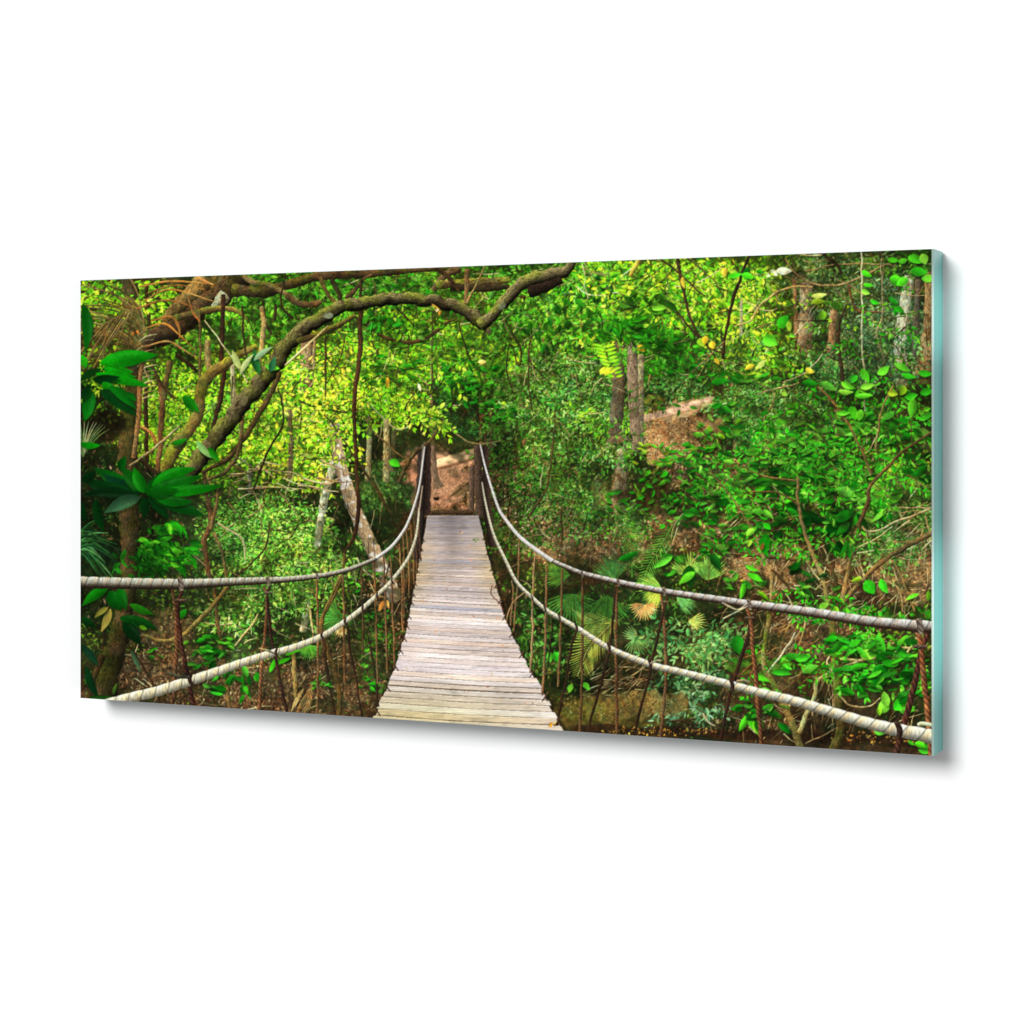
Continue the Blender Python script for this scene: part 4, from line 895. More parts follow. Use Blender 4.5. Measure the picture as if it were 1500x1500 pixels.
for pts, c in (
    ([(213, 405, 5), (216, 445, 5.5), (219, 482, 5)], dk), ([(327, 432, 6), (326, 480, 7), (324, 520, 7), (328, 545, 7.5), (325, 575, 7), (318, 602, 7), (312, 628, 6)], (46, 30, 22)),
    ([(293, 455, 3), (293, 540, 4), (291, 600, 4), (285, 632, 3)], (104, 84, 54)), ([(286, 450, 2.5), (292, 470, 3)], (110, 90, 60)),
    ([(304, 498, 8), (305, 520, 9), (306, 542, 10)], (118, 104, 70)),
    ([(375, 508, 8), (350, 520, 11), (325, 536, 15), (303, 552, 18), (294, 575, 17), (289, 610, 16), (264, 645, 20), (246, 678, 19), (236, 700, 16)], (96, 78, 44)),
    ([(236, 560, 8), (238, 600, 9), (234, 650, 8), (230, 700, 7)], (104, 68, 44)), ([(214, 560, 5), (214, 620, 6), (215, 690, 6)], (44, 32, 22)),
    ([(250, 530, 9), (243, 555, 8), (240, 585, 7)], (80, 66, 40)), ([(258, 520, 5), (275, 532, 6), (290, 545, 5)], dk),
    ([(222, 535, 4), (235, 560, 4), (255, 585, 4)], (60, 44, 28)), ([(205, 625, 4), (222, 635, 5), (232, 655, 5)], (130, 84, 50)),
    ([(190, 682, 3), (215, 665, 4), (240, 645, 4), (262, 625, 3)], (140, 116, 84)), ([(205, 672, 6), (220, 685, 6), (236, 700, 5)], (52, 38, 26)),
    ([(410, 545, 8), (400, 570, 8), (380, 605, 8), (358, 640, 7.5), (335, 670, 7), (298, 692, 5)], (62, 48, 30)),
    ([(355, 590, 6), (353, 640, 6), (346, 668, 6), (328, 692, 5.5), (304, 702, 4)], (84, 66, 42)),
    ([(408, 568, 2), (415, 618, 3), (396, 655, 3), (381, 690, 3), (372, 716, 2)], (44, 30, 22)),
    ([(385, 440, 3), (388, 470, 4), (398, 490, 4)], dk), ([(404, 445, 4), (403, 470, 4)], dk), ([(355, 450, 3), (358, 500, 3), (362, 530, 2)], dk),
    ([(300, 470, 1.6), (330, 510, 2), (350, 540, 2), (362, 560, 2)], (196, 176, 140)), ([(380, 540, 4), (386, 480, 8), (384, 450, 6)], (150, 120, 80)),
    ([(420, 390, 2), (412, 445, 3), (430, 466, 4)], dk), ([(468, 405, 5), (480, 430, 6), (492, 444, 5)], (84, 66, 40)), ([(485, 408, 6), (496, 430, 7), (498, 444, 6)], (50, 44, 28)),
    ([(508, 438, 8), (515, 430, 7), (530, 412, 5), (545, 402, 4)], (66, 48, 32)), ([(528, 434, 4), (530, 410, 3)], dk), ([(684, 396, 7), (684, 420, 7), (682, 444, 6)], (96, 72, 50)), ([(710, 390, 3), (696, 420, 3), (684, 444, 4)], (110, 90, 60)),
    ([(640, 393, 6), (660, 410, 6), (672, 428, 4)], dk), ([(528, 446, 6), (528, 480, 7.5), (526, 530, 7), (520, 580, 6.5), (520, 640, 5.5), (523, 700, 5.5), (525, 750, 6.5), (520, 782, 5.5), (505, 810, 4)], (54, 36, 24)),
    ([(480, 560, 1.5), (500, 520, 1.5), (505, 490, 2)], dk), ([(476, 495, 3), (477, 540, 3), (476, 580, 2)], (60, 44, 32)), ([(460, 500, 4), (460, 540, 4)], (130, 110, 80)),
):
    br(pts, c, moss=mossc if pts[1][2] > 9 else None)
# the mossy bough that arches over the bridge
stroke([(262, 712, 21), (281, 686, 24), (323, 632, 25), (365, 578, 25), (402, 534, 24), (436, 489, 23), (473, 463, 21), (516, 446, 19), (580, 437, 18), (633, 441, 17), (674, 452, 18), (698, 466, 20), (712, 482, 13), (716, 489, 5)],
       A(108, 98, 62), contrast=0.40, moss=A(108, 112, 42), blotch=A(72, 60, 38), tag=BOUGH, light=(-0.3, -0.95), amb=0.12, wob=2.6)
stroke([(704, 476, 18), (722, 461, 16), (742, 438, 17), (770, 413, 19), (802, 404, 19), (826, 396, 15), (842, 376, 12)], A(118, 106, 68), contrast=0.38, moss=A(118, 122, 50),
       tag=BOUGH, light=(-0.5, -0.85), amb=0.14, wob=2.2)
stroke([(775, 428, 16), (800, 420, 16), (822, 410, 10)], A(40, 30, 22), contrast=0.3, tag=BOUGH)
stroke([(436, 500, 8), (470, 488, 10), (500, 474, 8), (520, 462, 6)], A(62, 50, 30), moss=mossc, contrast=0.3)
stroke([(418, 535, 3), (440, 515, 3.4), (462, 495, 3.2), (480, 478, 2.4)], A(176, 150, 112), tex='flat')
blob(480, 462, 8, 5, A(120, 130, 100), 0.8); blob(735, 448, 8, 5, A(150, 160, 120), 0.6, ang=-0.8); blob(356, 588, 5, 10, A(110, 100, 70), 0.6, ang=0.6)
clump(766, 436, 6, 4, 12, 6, DARK); leaf(632, 445, 16, 1.6, 0.6, A(220, 160, 60)); leaf(645, 455, 8, 2.5, 1.8, A(200, 120, 40))
leaf(640, 452, 5, 4, 1.6, A(214, 186, 150))
sprays(165, 430, 52, 26, 34, 9, YG[:5]+GG[:2], k0=0.7, k1=1.15)
sprays(140, 560, 20, 20, 12, 8, YG[:4], k0=0.7, k1=1.1)
# dead palm frond, upper left
for i in range(44):
    a = math.pi+R.choice((0.15, 0.5, 0.8, 1.1))+R.uniform(-0.2, 0.25); L = R.uniform(70, 150)
    t = R.random()
    x, y = 214-6*t, 470+50*t
    ex, ey = x+math.cos(a)*L, y+math.sin(a)*L*0.8
    stroke([(x, y, 1.6), (x*0.6+ex*0.4+4, y*0.6+ey*0.4-R.uniform(6, 16), R.uniform(2, 3.4)), (ex, ey+R.uniform(0, 14), 0.9)], pick([(116, 92, 58), (88, 70, 42), (140, 110, 72), (70, 56, 34), (102, 84, 46), (96, 96, 48)]), tex='flat', alpha=0.85)
for i in range(16):
    a = R.uniform(1.7, 2.9); L = R.uniform(40, 90)
    x, y = 200-i*3, 470+i*1.5
    stroke([(x, y-20, 2), (x+math.cos(a)*L*0.5-4, y+math.sin(a)*L*0.5-6, 2.4), (x+math.cos(a)*L, y+math.sin(a)*L, 0.9)], pick([(110, 88, 54), (84, 70, 40), (126, 98, 62)]), tex='flat', alpha=0.8)
for pts in ([(205, 420, 2), (250, 412, 3), (312, 416, 1)], [(212, 440, 2), (250, 424, 3), (315, 442, 1)], [(215, 430, 2), (255, 418, 2.6), (300, 424, 1)], [(200, 452, 2), (245, 440, 3), (300, 455, 1)],
            [(222, 470, 2), (250, 464, 4), (262, 480, 4), (263, 495, 1.5)], [(210, 482, 2), (240, 474, 3), (262, 490, 2), (285, 512, 1)], [(212, 508, 2), (245, 500, 3), (268, 512, 3), (290, 525, 1)],
            [(282, 400, 1.5), (296, 410, 4), (312, 417, 2)], [(275, 435, 1), (283, 458, 3), (292, 470, 2)]):
    stroke(pts, pick([(140, 88, 46), (112, 72, 40), (156, 104, 60)]), tex='flat', amb=0.7)
for i in range(14):
    y = 488+i*7.5; x = 203+R.uniform(-3, 3)
    stroke([(x, y+4, 3), (x+10, y-3, 2.6), (x+24, y-6, 1)], pick([(170, 146, 112), (120, 98, 70)]), tex='flat', alpha=0.85)
stroke([(210, 520, 6), (205, 560, 7), (203, 610, 7), (196, 670, 7)], A(124, 84, 56), contrast=0.25)
leaf(200, 484, 6, 2, 1.0, A(236, 110, 50)); leaf(196, 486, 6, 2, 2.0, A(236, 120, 60))

# ---------------------------------------------------------------- dark broad leaves close by on the left
blob(150, 620, 40, 26, A(18, 12, 8), 0.8)
for i in range(16):
    a = -0.9-0.09*i+R.uniform(-.05, .05)
    stroke([(122, 668, 2), (122+math.cos(a)*30, 668+math.sin(a)*30-3, 2), (122+math.cos(a)*58, 668+math.sin(a)*52, 0.8)], pick([(104, 128, 92), (70, 104, 60), (140, 156, 120)]), tex='flat', alpha=0.7)
blob(145, 820, 36, 30, A(14, 26, 14), 0.75)
for i in range(26):
    a = R.uniform(-0.75, 0.75); L = R.uniform(40, 85)
    x, y = 104, 796+R.uniform(-10, 14)
    stroke([(x, y, 4), (x+math.cos(a)*L*0.5, y+math.sin(a)*L*0.5-6, 3.6), (x+math.cos(a)*L, y+math.sin(a)*L+8, 0.8)], pick([(44, 96, 50), (26, 66, 34), (70, 120, 76), (18, 50, 26)]), tex='flat', alpha=0.95)
clump(240, 800, 46, 36, 160, 17, [(22, 110, 16), (40, 140, 24), (14, 76, 14), (70, 160, 30)], 0.3, 0.6, 1.05, ang=0.6, spread=0.9)
clump(200, 830, 40, 16, 70, 14, [(16, 70, 14), (30, 104, 20)], 0.3, 0.6, 1.05)
G1, G2, G3 = (14, 138, 12), (8, 92, 14), (6, 52, 14)
for (bx, by, tx, ty, W, c) in (
    (122, 445, 124, 516, 10, G2), (118, 520, 126, 540, 7, (30, 150, 16)), (118, 556, 150, 540, 7, (10, 50, 12)),
    (146, 532, 232, 520, 15, G1), (150, 540, 196, 545, 9, (16, 120, 12)), (152, 538, 200, 552, 8, G1), (140, 547, 220, 566, 9, G1), (136, 556, 176, 552, 9, G3),
    (150, 560, 176, 585, 10, G1), (146, 572, 200, 610, 13, G3), (160, 566, 200, 600, 9, G2), (132, 570, 124, 618, 12, G2), (186, 575, 200, 588, 5, G2),
    (117, 650, 148, 652, 6, G1), (118, 585, 134, 560, 6, G3),
    (205, 724, 136, 684, 14, G2), (176, 690, 184, 668, 8, G2), (204, 722, 150, 694, 12, (10, 66, 34)), (206, 720, 178, 684, 12, (12, 112, 14)), (212, 722, 196, 684, 11, (14, 120, 14)),
    (203, 726, 118, 700, 14, G3), (204, 728, 118, 726, 10, (8, 44, 14)), (206, 728, 152, 752, 12, (44, 84, 54)), (210, 728, 212, 760, 9, G3), (216, 726, 248, 762, 9, G3),
    (212, 722, 236, 690, 8, G2), (222, 712, 288, 686, 12, G1), (218, 718, 300, 696, 11, (12, 116, 14)), (226, 722, 330, 711, 10, G1), (218, 724, 300, 756, 13, (8, 84, 16)), (224, 726, 284, 735, 10, (10, 98, 14)),
    (214, 724, 262, 716, 9, (10, 100, 12)), (140, 730, 152, 780, 9, G3), (118, 735, 126, 765, 8, G3), (120, 705, 140, 690, 8, G3),
    (268, 580, 292, 604, 9, (18, 104, 14)), (288, 646, 312, 672, 6, (130, 186, 110)), (306, 655, 322, 676, 6, (30, 160, 20)), (250, 650, 275, 642, 5, (26, 140, 18)),
    (380, 548, 372, 510, 7, (30, 100, 44)), (388, 535, 410, 540, 6, (96, 190, 40)), (352, 540, 340, 512, 6, (170, 186, 110)), (372, 528, 400, 508, 5, (130, 176, 130)),
    (396, 545, 403, 522, 6, (40, 110, 70)), (352, 548, 372, 518, 5, (176, 190, 120)),
    (158, 862, 120, 888, 9, (14, 120, 12)), (160, 866, 178, 895, 13, (8, 96, 12)), (176, 860, 186, 894, 10, (10, 104, 14)), (190, 885, 226, 900, 7, (40, 140, 20)), (175, 905, 228, 918, 10, (8, 70, 14)), (180, 912, 206, 945, 12, G3),
    (195, 905, 230, 922, 7, (12, 84, 18)), (120, 905, 140, 918, 7, G3), (204, 917, 216, 922, 4, (130, 190, 30)), (262, 905, 274, 892, 6, (26, 130, 18)),
    (162, 892, 148, 926, 7, (214, 184, 84)), (158, 890, 138, 905, 5, (170, 150, 60)),
    (118, 945, 144, 976, 7, (20, 60, 36)), (126, 975, 146, 1026, 7, (10, 58, 24)), (192, 952, 206, 985, 4, (70, 110, 70)), (166, 1018, 172, 1000, 3, (80, 130, 40)), (130, 1022, 165, 1020, 4, (30, 90, 20)),
    (400, 972, 428, 962, 4, (60, 180, 24)), (418, 960, 440, 952, 4, (80, 190, 30)), (372, 990, 380, 1000, 4, NB[0]), (395, 985, 408, 960, 4, NB[0]), (375, 985, 380, 1000, 5, NG[0]),
):
    L = math.hypot(tx-bx, ty-by)
    shaded(bx, by, L, W, math.atan2(ty-by, tx-bx), jit(c, 0.12)*(0.74 if by > 600 else 0.9), soft=2.6, half=R.uniform(-0.22, 0.22), vein=R.choice((0.06, 0.12)), bend=R.uniform(-0.3, 0.3), grad=R.uniform(-0.45, 0.45), gloss=0.08 if W > 9 else 0, rag=0.03, tag=NEAR)
cluster(310, 945, 40, 16, 26, 15, NG+NB[:2]); cluster(300, 965, 30, 14, 16, 17, NG); cluster(330, 985, 30, 16, 14, 18, NG+ND[:1], ang=1.0); cluster(355, 1010, 16, 16, 8, 18, NG+ND[:1], ang=1.4)
cluster(310, 1010, 16, 8, 6, 18, NG+ND[:1]); cluster(225, 958, 16, 8, 6, 12, NG); cluster(470, 1000, 14, 12, 14, 9, NG+NB[:1]); cluster(540, 1005, 14, 10, 12, 9, NG); cluster(555, 905, 20, 14, 14, 8, NG)
cluster(520, 860, 10, 10, 12, 9, NG+GG); cluster(550, 845, 20, 10, 14, 9, GG); cluster(565, 930, 16, 10, 8, 9, GG)

# ---------------------------------------------------------------- hangers, then the four ropes over them
rb, db, rr = (112, 78, 54), (48, 32, 26), (110, 62, 46)
def hang(pts, c, **kw):
    stroke(pts, A(*c), tex='twist', amb=0.5, light=(-0.8, -0.2), wob=0.8, **kw)
for pts, c in (
    ([(251, 858, 4), (257, 885, 5.5), (259, 905, 6), (258, 960, 6), (255, 1010, 6.5), (252, 1040, 7)], (96, 62, 46)), ([(268, 860, 5), (261, 885, 5.5), (262, 915, 6), (270, 965, 6.5), (277, 1000, 7), (284, 1042, 7)], (62, 36, 32)),
    ([(387, 860, 3), (391, 872, 4), (389, 920, 4.5), (384, 965, 5), (379, 1046, 5.5)], (108, 70, 50)), ([(396, 860, 3), (392, 874, 4), (397, 930, 4.5), (406, 975, 4.5), (421, 1050, 5)], (50, 32, 30)),
    ([(464, 850, 3), (465, 900, 3.4), (466, 960, 3.6), (465, 1055, 4)], rb), ([(502, 838, 3), (504, 900, 3.2), (504, 1000, 3.4)], rb), ([(508, 912, 3), (514, 960, 3), (524, 1010, 3), (531, 1056, 3.2)], db),
    ([(530, 830, 2.6), (531, 900, 2.8), (532, 960, 2.4)], (84, 60, 42)), ([(540, 935, 2.4), (549, 985, 2.6), (554, 1035, 2.6)], db), ([(548, 820, 2.6), (551, 900, 3), (552, 960, 3), (553, 1000, 3)], rb),
    ([(562, 816, 2.4), (565, 880, 2.8), (566, 940, 2.8), (567, 985, 3)], rb), ([(572, 814, 2.4), (575, 880, 2.8), (577, 940, 3), (578, 978, 3)], rb), ([(585, 797, 2), (589, 860, 2.4), (590, 925, 2.6)], (140, 92, 64)),
    ([(590, 785, 2), (592, 840, 2.4), (592, 905, 2.4)], rb), ([(595, 777, 2), (599, 830, 2.2), (600, 875, 2.2)], (124, 86, 60)), ([(601, 765, 2), (605, 810, 2.2), (606, 855, 2)], rb), ([(606, 758, 2), (610, 800, 2), (611, 840, 2)], (100, 70, 48)), ([(612, 745, 2), (615, 790, 2), (616, 820, 2)], rb),
    ([(594, 875, 2), (585, 885, 2), (578, 900, 2)], (150, 110, 80)),
    ([(761, 792, 2.4), (758, 850, 2.6), (753, 925, 2.6)], (134, 96, 72)), ([(750, 850, 2), (752, 870, 2), (748, 915, 2)], (150, 112, 86)), ([(784, 810, 3), (781, 870, 3.2), (780, 930, 3.4), (777, 985, 3.4)], (142, 108, 84)),
    ([(801, 828, 3), (800, 880, 3.2), (798, 960, 3.4), (794, 1018, 3.6)], (130, 92, 70)), ([(823, 834, 3), (822, 890, 3.4), (820, 950, 3.4), (818, 1005, 3.2)], rb), ([(810, 908, 2), (806, 950, 2), (800, 985, 2)], db),
    ([(854, 846, 3.4), (853, 920, 3.6), (852, 1000, 3.8), (849, 1080, 4)], (96, 66, 48)), ([(845, 920, 3.4), (838, 945, 3.2), (828, 1000, 3.2), (816, 1062, 3)], db), ([(904, 856, 4), (903, 930, 4.4), (903, 1000, 4.6), (904, 1085, 4.4)], (98, 66, 48)),
    ([(894, 948, 4), (882, 995, 3.8), (868, 1045, 3.6), (858, 1080, 3.4)], db), ([(902, 860, 3), (898, 910, 4), (893, 950, 4)], (46, 32, 26)), ([(968, 872, 3.4), (972, 900, 4.4), (975, 950, 4.8), (976, 990, 4.8), (972, 1040, 4.6), (967, 1086, 4.6)], (104, 70, 52)),
    ([(978, 874, 3), (970, 905, 4), (958, 955, 4), (952, 985, 4), (940, 1030, 4), (928, 1084, 3.6)], db), ([(1110, 890, 4), (1100, 912, 5), (1096, 930, 5.4), (1085, 965, 5.4), (1074, 1000, 5), (1064, 1040, 4.8), (1054, 1090, 4.4)], (54, 34, 30)),
    ([(1094, 890, 4), (1100, 915, 5.5), (1104, 960, 6), (1109, 1010, 6.4), (1113, 1060, 6.4), (1117, 1100, 6.4)], (116, 70, 50)),
    ([(1362, 920, 9), (1352, 945, 8.5), (1346, 975, 9), (1338, 1010, 9), (1326, 1055, 9.5), (1312, 1105, 9)], (70, 40, 36)), ([(1342, 920, 8), (1350, 950, 8), (1353, 985, 8.5), (1359, 1040, 8.5), (1364, 1112, 8.5)], (120, 72, 50)),
):
    hang(pts, c)
cr, cy_ = A(212, 206, 178), A(226, 198, 140)
stroke([(614, 745, 2.5), (612, 768, 3.2), (608, 791, 4), (597, 819, 4.6), (573.5, 851, 5.4), (552, 872, 6.2), (531, 891, 7), (505, 910.6, 7.6), (471, 932, 8.6), (430, 948.5, 10), (398, 957, 10.6), (360, 969, 11.6), (323, 982, 13), (276, 998, 14.5), (229, 1013, 15), (195, 1021, 15), (150, 1033, 15)],
       A(212, 206, 176), tex='rope', pitch=2.7, col2=A(222, 206, 156), tag=ROPE_B, amb=0.55, light=(-0.2, -0.9))
stroke([(619, 712, 1.6), (616, 735, 2), (614, 748, 2.5)], A(196, 172, 140), tex='flat', tag=ROPE_B)
stroke([(706, 707, 1.8), (712, 741, 3), (723, 783, 4), (740, 820, 4.6), (757, 853, 5), (780.5, 876.5, 5.6), (800, 893.5, 6.2), (821, 906, 6.8), (847, 921, 7.4), (893.5, 950, 8.4), (953, 973.5, 9.4), (996, 984, 10), (1060, 1000, 11), (1107, 1013, 12.4), (1166.6, 1027.7, 14), (1230.6, 1047, 15.5), (1290, 1064, 17.5), (1375, 1081, 22)],
       A(208, 206, 182), tex='rope', pitch=2.7, col2=A(232, 208, 158), tag=ROPE_D, amb=0.5, light=(0.2, -0.95))
stroke([(620, 652, 2), (615, 709, 2.8), (607, 740, 3.4), (599, 762, 3.8), (591, 778, 4.2), (574, 800, 5), (552, 817, 5.6), (528, 828, 6.4), (505, 836, 7), (470, 843.5, 7.8), (420, 849, 9), (376, 851, 11), (330, 853, 12.6), (270, 855.5, 15.4), (200, 855, 16.6), (110, 853, 17.6)],
       A(160, 160, 144), tex='rope', pitch=1.9, col2=A(164, 150, 124), under=A(104, 82, 60), tag=ROPE_A, amb=0.34, light=(0.05, -1.0))
stroke([(622, 655, 2), (615, 709, 2.8), (607, 740, 3.4), (599, 762, 3.8), (591, 778, 4.2), (574, 800, 4.6), (552, 817, 4.6)], A(220, 214, 202), tex='rope', pitch=1.3, tag=ROPE_A, amb=0.6)
stroke([(703.6, 652, 2), (712, 688, 2.8), (729, 741, 3.8), (740, 760, 4.4), (761, 786, 5), (785, 805, 5.6), (810, 822, 6.4), (830, 831, 6.8), (853, 840, 7.4), (906, 853, 8.6), (975, 867, 9.6), (1060, 879.5, 11), (1096, 885, 12), (1188, 897, 14), (1273, 910.6, 15.6), (1340, 917, 18), (1376, 919, 18)],
       A(174, 172, 164), tex='rope', pitch=3.0, col2=A(172, 156, 140), under=A(120, 88, 66), tag=ROPE_C, amb=0.36, light=(0.05, -1.0))
stroke([(703.6, 652, 2), (712, 688, 2.8), (729, 741, 3.8), (740, 760, 4.4), (761, 786, 5), (785, 805, 5.4), (808, 821, 5.6)], A(226, 222, 214), tex='rope', pitch=1.3, tag=ROPE_C, amb=0.6)
# lashings where the hangers take hold
for (x, y, w, h) in ((278, 996, 6, 17), (404, 957, 4, 13), (471, 931, 3.4, 12), (505, 911, 3.4, 11), (531, 892, 3, 10), (552, 873, 3, 9), (574, 851, 2.6, 8), (845, 919, 3.4, 11), (893, 949, 4, 13), (953, 973, 4.6, 14), (1073, 1003, 6, 17), (1318, 1070, 9, 24),
                     (820, 905, 2.6, 9), (799, 892, 2.6, 8), (780, 876, 2.2, 8)):
    a = 0.35 if x > 640 else -0.4
    stroke([(x-h*0.5*math.sin(a)-1, y-h*0.55, w*0.8), (x, y, w), (x-h*0.5*math.sin(a)+2, y+h*0.55, w*0.8)], A(64, 44, 36), tex='twist', amb=0.4)
for (x, y, h) in ((265, 855, 17), (393, 851, 12), (465, 844, 8), (853, 841, 8), (906, 853, 9), (973, 866, 11), (1098, 885, 14), (1348, 917, 21)):
    stroke([(x-h*0.12, y-h*0.5, h*0.4), (x, y, h*0.45), (x+h*0.05, y+h*0.55, h*0.36)], A(142, 124, 108), tex='twist', amb=0.3, light=(0, -1))
    if h > 10: stroke([(x-h*0.5, y+h*2.6*0.55, h*0.22), (x, y+h*2.5*0.58, h*0.3), (x+h*0.45, y+h*2.6*0.55, h*0.2)], A(88, 70, 62), tex='twist', amb=0.35)
for pts, c, w in (([(245, 985), (262, 991), (276, 992)], (70, 66, 56), 5), ([(380, 950), (392, 953), (402, 957)], (120, 112, 90), 3), ([(1345, 1062), (1352, 1060), (1372, 1064)], (170, 166, 150), 6), ([(1058, 883), (1080, 893), (1095, 884)], (176, 160, 140), 2.4),
                  ([(1060, 906), (1080, 896), (1095, 888)], (178, 160, 136), 2.2), ([(1080, 998), (1090, 997), (1098, 1000)], (120, 100, 84), 4), ([(953, 972), (960, 968), (968, 968)], (150, 130, 110), 2.4)):
    stroke([(p[0], p[1], w) for p in pts], A(*c), tex='flat')
# twine that ties the planks at the deck's edges
for y in (792, 806, 820, 838, 856, 872, 884, 904, 918, 936, 954, 978, 1008, 1043):
    x = float(sagx(y, True)); s = (y-700)/330
    for d in (-1, 1): stroke([(x-1*s, y-8*s, 1.6*s+0.5), (x+2*s, y-2*s, 1.5*s+0.5), (x+(3+4*d)*s, y+5*s, 1.2*s+0.4)], A(58, 38, 30), tex='flat')
for y in (790, 812, 835, 860, 882, 905, 930, 960, 988, 1022, 1058):
    x = float(sagx(y, False)); s = (y-700)/330
    for d in (-1, 1): stroke([(x+2*s, y-8*s, 1.6*s+0.5), (x-2*s, y-2*s, 1.5*s+0.5), (x+(-3+4*d)*s, y+5*s, 1.2*s+0.4)], A(70, 46, 34), tex='flat')
stroke([(721, 858, 1.6), (719, 868, 1.6), (722, 874, 1.4), (733, 885, 1.6), (738, 900, 1.4)], A(120, 74, 60), tex='flat')
stroke([(768, 868, 1.6), (752, 882, 2), (744, 900, 2), (742, 912, 1.6)], A(150, 112, 86), tex='flat')

# ---------------------------------------------------------------- crisp, contrasty photographic finish
fm = ((ID == FOREST)+0.45*(ID == NEAR)).astype(np.float32)[..., None]
ID[ID == NEAR] = FOREST
n2, n4, n8 = noise(1.6), noise(3.2), noise(9)
C *= 1+fm*((n2-0.5)*0.20+(n4-0.5)*0.28+(n8-0.5)*0.26+(noise(26)-0.5)*0.36+(noise(60)-0.5)*0.34)[..., None]
hue = ((noise(5)-0.5)*0.22+(noise(22)-0.5)*0.14)[..., None]*fm
C[..., 0:1] *= 1+hue; C[..., 2:3] *= 1-hue*0.6
T = np.clip(C, 0, 255)/255
T = np.minimum(1.07*T**0.82+0.012, 1)
T = 0.6*T+0.4*(T*T*(3-2*T))
l_ = T.mean(2, keepdims=True)
T = 255*np.clip(l_+(T-l_)*0.99, 0, 1)*A(0.99, 1.02, 0.86)
tone = up(np.array([[.92, .97, 1.0, .98, .84], [.88, 1.05, .95, .93, .84], [.78, 1.0, .86, .95, .92], [.82, 1.0, .92, .96, 1.04], [.82, .92, .88, .86, .95]], np.float32), HC, WC)[..., None]
C += fm*(T*tone-C)
h2, w2 = HC//2, WC//2
P = C[:h2*2, :w2*2].reshape(h2, 2, w2, 2, 3).mean((1, 3))
TAG = ID[:h2*2:2, :w2*2:2]
P = P+0.45*(P-box(P, 1))
P = P+NR.randn(h2, w2, 1).astype(np.float32)*2.0
FINAL = np.clip(P, 3, 250)

# ---------------------------------------------------------------------------
# PART 2 - the glass picture itself, the wall behind it, the lamps, the camera
# ---------------------------------------------------------------------------
import bpy
sc = bpy.context.scene
COL = sc.collection

# camera solved from the panel's corners: 1500 units across the frame, focal length FPX of them
FPX, CX, CY = 2945.0, 750.0, 626.6
TH = math.radians(24.5)
W_, H_, T_ = 1.0240, 0.5000, 0.0450            # panel size in metres
GAP = 0.001                                     # it sits on the wall
XR = 0.512                                      # right edge of the panel
YF = -(T_+GAP)                                  # front face
CAM = (XR+0.4436, YF-1.975, 1.5)
ZT = CAM[2]+0.1764                              # top of the panel
ZB = ZT-H_
XL = XR-W_

def project(x, y, z):
    """world point -> position in the 1500-unit picture frame"""
    dx, dy, dz = x-CAM[0], y-CAM[1], z-CAM[2]
    c, s = math.cos(TH), math.sin(TH)
    X = dx*c+dy*s; Z = -dx*s+dy*c
    return CX+FPX*X/Z, CY-FPX*dz/Z

def mat(name, col, rough=0.5, spec=0.5, **kw):
    m = bpy.data.materials.new(name); m.use_nodes = True
    b = m.node_tree.nodes['Principled BSDF']
    b.inputs['Base Color'].default_value = (*col, 1); b.inputs['Roughness'].default_value = rough
    b.inputs['Specular IOR Level'].default_value = spec
    for k, v in kw.items(): b.inputs[k].default_value = v
    return m

def link(name, me, parent=None, m=None):
    o = bpy.data.objects.new(name, me); COL.objects.link(o)
    if m: me.materials.append(m)
    if parent: o.parent = parent
    return o

# ---- white wall
LIT = 1.06        # how bright a white surface facing the room renders (linear)
me = bpy.data.meshes.new('wall')
me.from_pydata([(-7, 0, -3), (7, 0, -3), (7, 0, 6), (-7, 0, 6)], [], [(0, 1, 2, 3)])
mw = mat('white_paint', (0.93, 0.93, 0.93), 0.7, 0.1)
nt = mw.node_tree; b = nt.nodes['Principled BSDF']
tn = nt.nodes.new('ShaderNodeTexNoise'); tn.inputs['Scale'].default_value = 900
bp = nt.nodes.new('ShaderNodeBump'); bp.inputs['Strength'].default_value = 0.03; bp.inputs['Distance'].default_value = 0.0005
nt.links.new(tn.outputs['Fac'], bp.inputs['Height']); nt.links.new(bp.outputs['Normal'], b.inputs['Normal'])
wall = link('wall', me, m=mw)
wall['kind'] = 'structure'; wall['label'] = 'plain white wall behind the glass picture'

# ---- the picture
root = bpy.data.objects.new('glass_picture', None); COL.objects.link(root)
root.empty_display_size = 0.1
root.location = (0, 0, ZB)
root['label'] = 'frameless wide glass picture of a rope bridge through green jungle, hung on the white wall'
root['category'] = 'picture'

def to_root(v): return (v[0], v[1], v[2]-ZB)

# glass block with narrow ground bevels along its front and back edges
CH, CHR = 0.0004, 0.0019
xs = (XL, XR); zs = (ZB, ZT); ys = (YF, -GAP)
def ring(i, r, y): return [to_root(v) for v in ((XL+i, y, ZB+i), (XR-r, y, ZB+i), (XR-r, y, ZT-i), (XL+i, y, ZT-i))]
V = ring(CH, CHR, YF)+ring(0, 0, YF+CHR)+ring(0, 0, -GAP-CHR)+ring(CH, CHR, -GAP)
F = [(0, 1, 2, 3), (15, 14, 13, 12)]
MI = [0, 0]
for k in range(3):
    for i in range(4):
        j = (i+1) % 4
        F.append((4*k+i, 4*(k+1)+i, 4*(k+1)+j, 4*k+j)); MI.append((1 if i == 1 else 2) if k != 1 else (0 if i == 1 else 2))
me = bpy.data.meshes.new('glass_block'); me.from_pydata(V, [], F)
mg = mat('tinted_glass_edge', (0.115, 0.40, 0.385), 0.2, 0.35)
nt = mg.node_tree; b = nt.nodes['Principled BSDF']
tc = nt.nodes.new('ShaderNodeTexCoord'); mp = nt.nodes.new('ShaderNodeMapping'); mp.inputs['Scale'].default_value = (160, 160, 2.2)
